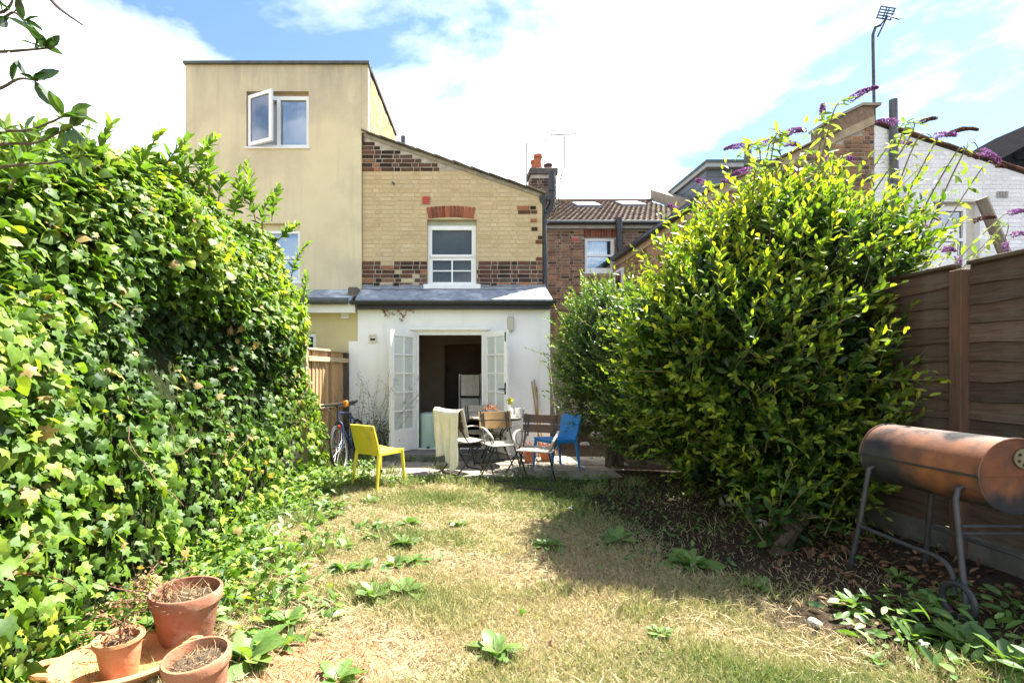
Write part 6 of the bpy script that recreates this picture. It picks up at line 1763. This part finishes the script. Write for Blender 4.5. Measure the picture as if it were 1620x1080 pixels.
# --- broad-leaved weeds in the lawn: every leaf its own piece
broad_me = []
for w, f, b in ((.26, .09, .34), (.31, .11, .52), (.22, .07, .20), (.28, -.05, .62)):
    v, fc = blade_leaf(w, f, b, .86); me = bpy.data.meshes.new('leaf'); me.from_pydata(v, [], fc); me.materials.append(m_weed); me.shade_smooth(); broad_me.append(me)
weeds = [(785, 1036, .155, 13, 'dark green leafy rosette alone in the near lawn'), (1095, 896, .21, 15, 'largest leafy rosette in the shade right of the lawn'), (978, 856, .19, 8, 'leafy rosette in shade at the edge of the bush shadow'),
         (868, 866, .16, 12, 'pale leafy rosette at the sunlit edge of the shadow'), (728, 832, .11, 8, 'small leafy rosette in the middle of the lawn'), (646, 830, .14, 12, 'leafy rosette beyond the lawn centre, below the yellow chair'),
         (640, 862, .15, 10, 'leafy rosette second below the yellow chair'), (660, 890, .13, 8, 'leafy rosette third below the yellow chair, at a tile fragment'), (625, 895, .12, 8, 'small rosette left of the third rosette below the chair'), (640, 938, .18, 13, 'bushy rosette in the lawn left of centre, with upright leaves'),
         (592, 945, .16, 11, 'bushy rosette touching the left of its upright neighbour'), (545, 868, .14, 9, 'leafy weed where the lawn meets the ivy, near the tuft'), (585, 795, .13, 9, 'small weed under the yellow chair legs'), (512, 806, .17, 9, 'leafy weed at the hedge end of the lawn'),
         (395, 1045, .24, 13, 'large pale green rosette beside the terracotta pots'), (535, 1078, .15, 6, 'single pale rosette cut by the bottom edge'), (470, 925, .15, 9, 'weed at the foot of the ivy between pots and chair'), (545, 905, .13, 8, 'small weed left of the pair of bushy rosettes'),
         (1520, 1020, .22, 14, 'broad leaved clump in front of the barbecue wheel'), (1450, 1010, .17, 10, 'broad leaved clump left of the barbecue wheel'), (1600, 1055, .26, 13, 'bright clump in the bottom right corner'), (1345, 960, .16, 12, 'grey green upright plant below the barbecue'),
         (1195, 925, .12, 7, 'small weed in the bare soil by the bush shadow'), (1240, 862, .18, 9, 'light green weed under the laurel by a white stone'), (1420, 915, .15, 9, 'dark weed under the barbecue'), (1045, 1005, .09, 7, 'tiny pale weed in the sunny lawn right of centre'), (1390, 1050, .11, 7, 'small weed at the sunny bottom right of the lawn'), (455, 985, .15, 9, 'weed right of the big pale rosette')]
for px, py, sz, nl, lab in weeds:
    sz *= (1.0 if px < 1300 else .72); nl = int(nl*1.5)
    Y = FPX*H/(py - VY)
    for _ in range(3): Y = FPX*(H - gz((px - VX)*Y/FPX, Y))/(py - VY)
    x = (px - VX)*Y/FPX
    t = thing('leafy_weed', lab, 'weed', (x, Y, gz(x, Y)), r.uniform(0, 6), 'broad leaved weeds in the lawn')
    for i in range(nl):
        o = bpy.data.objects.new('leaf', broad_me[r.integers(0, 4)]); COL.objects.link(o); o.parent = t
        inner = i/nl; el = .15 + 1.0*inner + r.normal(0, .12); s_ = sz*(1.1 - .5*inner)*r.uniform(.7, 1.15)
        o.matrix_local = Matrix.Rotation(i*2.4 + r.normal(0, .2), 4, 'Z') @ Matrix.Translation((0, .012, .008)) @ Matrix.Rotation(el, 4, 'X') @ Matrix.Rotation(r.normal(0, .25), 4, 'Y') @ Matrix.Diagonal((s_, s_, s_, 1))
        tv = float(np.clip(.35 + .25*inner + r.normal(0, .12), 0, 1)); o.color = (1 - tv, 1 - tv, 1 - tv, 1)

# --- ground cover at the foot of the hedge, along the patio and under the shrubs
def cover(name, label, n, fx, tmpl, mat, smin, smax, hmax, seed, tb=.5, cat='ground cover'):
    r = np.random.default_rng(seed); pts = fx(r, n)
    for cx, cy, cr in ((-1.40, 2.70, .24), (-1.10, 2.25, .22), (-1.56, 2.42, .36), (-1.5, 2.2, .25)): pts = pts[np.hypot(pts[:, 0] - cx, pts[:, 1] - cy) > cr]
    n = len(pts)
    z = ground_z(pts[:, 0], pts[:, 1]) + hmax*r.uniform(0, 1, n)**1.6*(.45 + .55*(sn(np.c_[pts, np.zeros(n)], 3.2, seed) > -.1))
    pos = np.c_[pts, z]
    Ld = norm(np.stack([r.normal(0, .8, n), r.normal(0, .8, n), r.normal(.25, .4, n)], 1)); Nl = norm(r.normal(0, .35, (n, 3)) + [0.1, -.1, 1])
    me = scatter_mesh(name, tmpl, pos, Ld, Nl, r.uniform(smin, smax, n), np.clip(r.normal(tb, .2, n), 0, 1), mat)
    return tag(link(name, me), label, cat, kind='stuff')
def strip(r, n):
    y = r.uniform(2.0, 7.2, n); w = .42 + .22*np.sin(y*2.2) + .10*np.sin(y*5.1) + .25*(y < 3.4)
    x = -2.0 + np.abs(r.normal(0, 1, n))*w*.62
    return np.c_[x, y]
cover('ground_ivy', 'trailing ivy and low weeds at the foot of the ivy hedge', 4200, strip, IVY, m_ivy, .035, .075, .20, 31, .55)
cover('foot_weeds', 'mixed low green weeds along the hedge foot', 2600, lambda r, n: strip(r, n) + [.08, 0], LANCE, m_weed, .06, .14, .14, 32, .6)
def patio_edge(r, n):
    x = r.uniform(-1.9, 2.2, n); y = 6.62 + r.normal(0, .13, n) + .15*np.sin(x*3)
    k = r.uniform(size=n) < np.where(x < -.5, .95, .4); x2 = r.uniform(-1.75, -1.0, n); y2 = r.uniform(6.7, 8.2, n); m_ = r.uniform(size=n) < .35
    x = np.where(m_, x2, x); y = np.where(m_, y2, y)
    return np.c_[x, y][k | m_]
cover('patio_weeds', 'fresh green weeds growing along the patio edge', 3600, patio_edge, SMALL, m_weed, .03, .07, .17, 33, .7)
def step_weeds(r, n): return np.c_[r.uniform(-.9, .1, n), 7.86 + r.normal(0, .035, n)]
cover('step_weeds', 'little green weeds in the joint before the door step', 300, step_weeds, SMALL, m_weed, .03, .06, .12, 34, .35)
def bed(r, n): return np.c_[r.uniform(1.1, 3.6, n), r.uniform(3.6, 6.6, n)]
cover('bed_weeds', 'sparse dark weeds in the shaded shrub bed', 900, bed, SMALL, m_weed, .03, .07, .10, 35, .3)
def bqf(r, n): return np.c_[r.uniform(2.2, 3.6, n), r.uniform(2.2, 3.0, n)]
cover('bed_front_weeds', 'leafy weeds in front of the barbecue', 500, bqf, LAUREL, m_weed, .05, .11, .12, 36, .4)
m_dry = leaf_mat('fallen_leaf', [(0,(.10,.055,.03)),(.5,(.22,.12,.065)),(1,(.38,.24,.14))], .15, .8, (1,.9,.8), .15)
def litter(r, n):
    a = np.c_[np.clip(r.normal(3.05, .35, n), 1.6, 3.65), r.uniform(2.75, 4.4, n)]
    return a
cover('fallen_leaves', 'dry brown fallen leaves scattered under the barbecue', 620, litter, LAUREL, m_dry, .03, .085, .05, 37, .35, 'leaf litter')
def litter2(r, n): return np.c_[r.uniform(-1.7, 2.6, n), r.uniform(2.3, 6.3, n)]
cover('scattered_leaves', 'scattered dead leaves over the dry lawn', 150, litter2, LAUREL, m_dry, .025, .05, .015, 38, .6, 'leaf litter')

# --- dry lawn grass
def lawn(name, label, n, region, hmin, hmax, seed, green):
    r = np.random.default_rng(seed)
    # more blades near the camera, where each shows
    y = region[2] + (region[3] - region[2])*r.uniform(0, 1, n)**1.35
    x = r.uniform(region[0], region[1], n)
    p2 = np.c_[x, y, np.zeros(n)]
    nz1, nz2, nz3 = sn(p2, 1.5, 5), sn(p2, 4.5, 6), sn(p2, 11, 7)
    bare = np.clip((x + .35*y - 2.68 - .55*np.clip((2.95 - y)/.5, 0, 1) - .25*nz1 - .2*nz2)/.8, 0, 1)
    far_edge = y > 6.65 + .1*nz2
    pat = np.exp(-(((x + .62)/.42)**2 + ((y - 2.45)/.30)**2))
    hol = sn(p2, 7.5, 15)
    keep = (r.uniform(size=n) > bare*.93) & (r.uniform(size=n) > np.clip(hol*1.1 - .35, 0, .85)) & (r.uniform(size=n) > .22 - .30*nz2 - .15*nz3) & ~(far_edge) & (r.uniform(size=n) > pat*.75)
    x, y, nz1, nz2, nz3, pat = x[keep], y[keep], nz1[keep], nz2[keep], nz3[keep], pat[keep]; n = len(x)
    pos = np.c_[x, y, ground_z(x, y) - .004]
    Ld = norm(np.stack([r.normal(0, .9, n), r.normal(0, .9, n), np.full(n, .8)], 1)); Nl = r.normal(size=(n, 3))
    hgt = r.uniform(hmin, hmax, n)*(1 + .35*nz3)*(1 + .4*nz2)*(1 + .3*np.clip((y - 5.2)/1.2, 0, 1))
    wid = .0018*(1 + .35*y/3)
    tint = np.clip(green + .28*nz1 + .24*nz2 + .12*nz3 + r.normal(0, .17, n) + .22*np.clip((y - 5.0)/1.2, 0, 1) - .25*pat + .15*np.clip((-x - .9)/.8, 0, 1), 0, 1)
    T = ([(-1,0,0),(1,0,0),(.75,.55,.12),(-.75,.55,.12),(0,1,.38)], [(0,1,2,3),(3,2,4)])
    me = scatter_mesh(name, T, pos, Ld, Nl, np.stack([wid*np.ones(n), hgt, hgt], 1), tint, m_grass)
    return tag(link(name, me), label, 'grass', kind='stuff')
m_grass = leaf_mat('dry_grass', [(0,(.40,.28,.17)),(.3,(.47,.375,.225)),(.5,(.39,.355,.175)),(.7,(.23,.26,.085)),(1,(.11,.18,.045))], .30, .6, (1.1,1.1,.8), .25)
lawn('lawn_grass', 'short sun dried straw coloured lawn grass', 310000, (-1.95, 3.0, 1.9, 6.9), .022, .075, 61, .49)
# a few longer green tufts
tf = []
r = np.random.default_rng(70)
for px, py, hh in ((500, 870, .16), (700, 765, .14), (620, 755, .16), (540, 765, .18), (460, 790, .16), (830, 790, .10), (760, 770, .12), (900, 800, .10), (1010, 965, .08), (590, 770, .16), (480, 820, .16), (650, 770, .12), (880, 930, .08), (940, 780, .13), (1000, 770, .12), (700, 745, .13), (520, 750, .20)):
    Y = FPX*(H - .03)/(py - VY); x = (px - VX)*Y/FPX
    for _ in range(170):
        tf.append((x + r.normal(0, .09), Y + r.normal(0, .07), hh*r.uniform(.5, 1.1)))
tf = np.array(tf); n = len(tf)
me = scatter_mesh('tufts', ([(-1,0,0),(1,0,0),(.75,.55,.12),(-.75,.55,.12),(0,1,.38)], [(0,1,2,3),(3,2,4)]), np.c_[tf[:, 0], tf[:, 1], ground_z(tf[:, 0], tf[:, 1])], norm(np.stack([r.normal(0, .4, n), r.normal(0, .4, n), np.ones(n)], 1)), r.normal(size=(n, 3)),
                  np.stack([np.full(n, .004), tf[:, 2], tf[:, 2]], 1), np.clip(r.normal(.72, .15, n), 0, 1), m_grass)
tag(link('grass_tufts', me), 'longer green grass tufts near the patio and hedge', 'grass', kind='stuff')

def clover(r, n):
    x = r.uniform(-1.7, 1.6, n); y = r.uniform(2.2, 6.5, n); p2 = np.c_[x, y, np.zeros(n)]
    k = (sn(p2, 2.6, 44) + .5*sn(p2, 7, 45) + .45*np.clip(-x, 0, 1.2) + .12*(y - 4) > .62)
    return np.c_[x, y][k]
cover('lawn_weeds', 'small flat green weeds mixed into the dry lawn', 5200, clover, SMALL, m_weed, .018, .05, .03, 39, .6, 'ground cover')

def edge_weeds(r, n):
    c = np.c_[-1.75 + np.abs(r.normal(0, .55, 70)), r.uniform(2.3, 6.4, 70)]; c = c[c[:, 0] < .1]
    k = r.integers(0, len(c), n); return c[k] + r.normal(0, .05, (n, 2))
cover('lawn_edge_weeds', 'clumps of leafy weeds spreading from the hedge into the lawn', 1100, edge_weeds, LAUREL, m_weed, .05, .11, .07, 46, .55, 'ground cover')

# dead stalks lying matted in the lawn
r = np.random.default_rng(90); n = 9000
x = r.uniform(-1.9, 2.4, n); y = 2.0 + 4.6*r.uniform(0, 1, n)**1.3
k = (x + .35*y < 3.1) & (sn(np.c_[x, y, 0*x], 3.0, 91) > -.5); x, y = x[k], y[k]; n = len(x)
me = scatter_mesh('straw', ([(-1,0,0),(1,0,0),(.8,.5,.06),(-.8,.5,.06),(0,1,.0)], [(0,1,2,3),(3,2,4)]), np.c_[x, y, ground_z(x, y) + r.uniform(.005, .03, n)],
                  norm(np.stack([r.normal(0, 1, n), r.normal(0, 1, n), r.normal(.12, .15, n)], 1)), norm(r.normal(0, .3, (n, 3)) + [0, 0, 1]), np.stack([r.uniform(.0015, .003, n), r.uniform(.05, .13, n), r.uniform(.05, .13, n)], 1),
                  np.clip(r.normal(.15, .15, n), 0, 1), m_grass)
tag(link('matted_straw', me), 'matted dead straw stalks lying in the lawn', 'grass', kind='stuff')
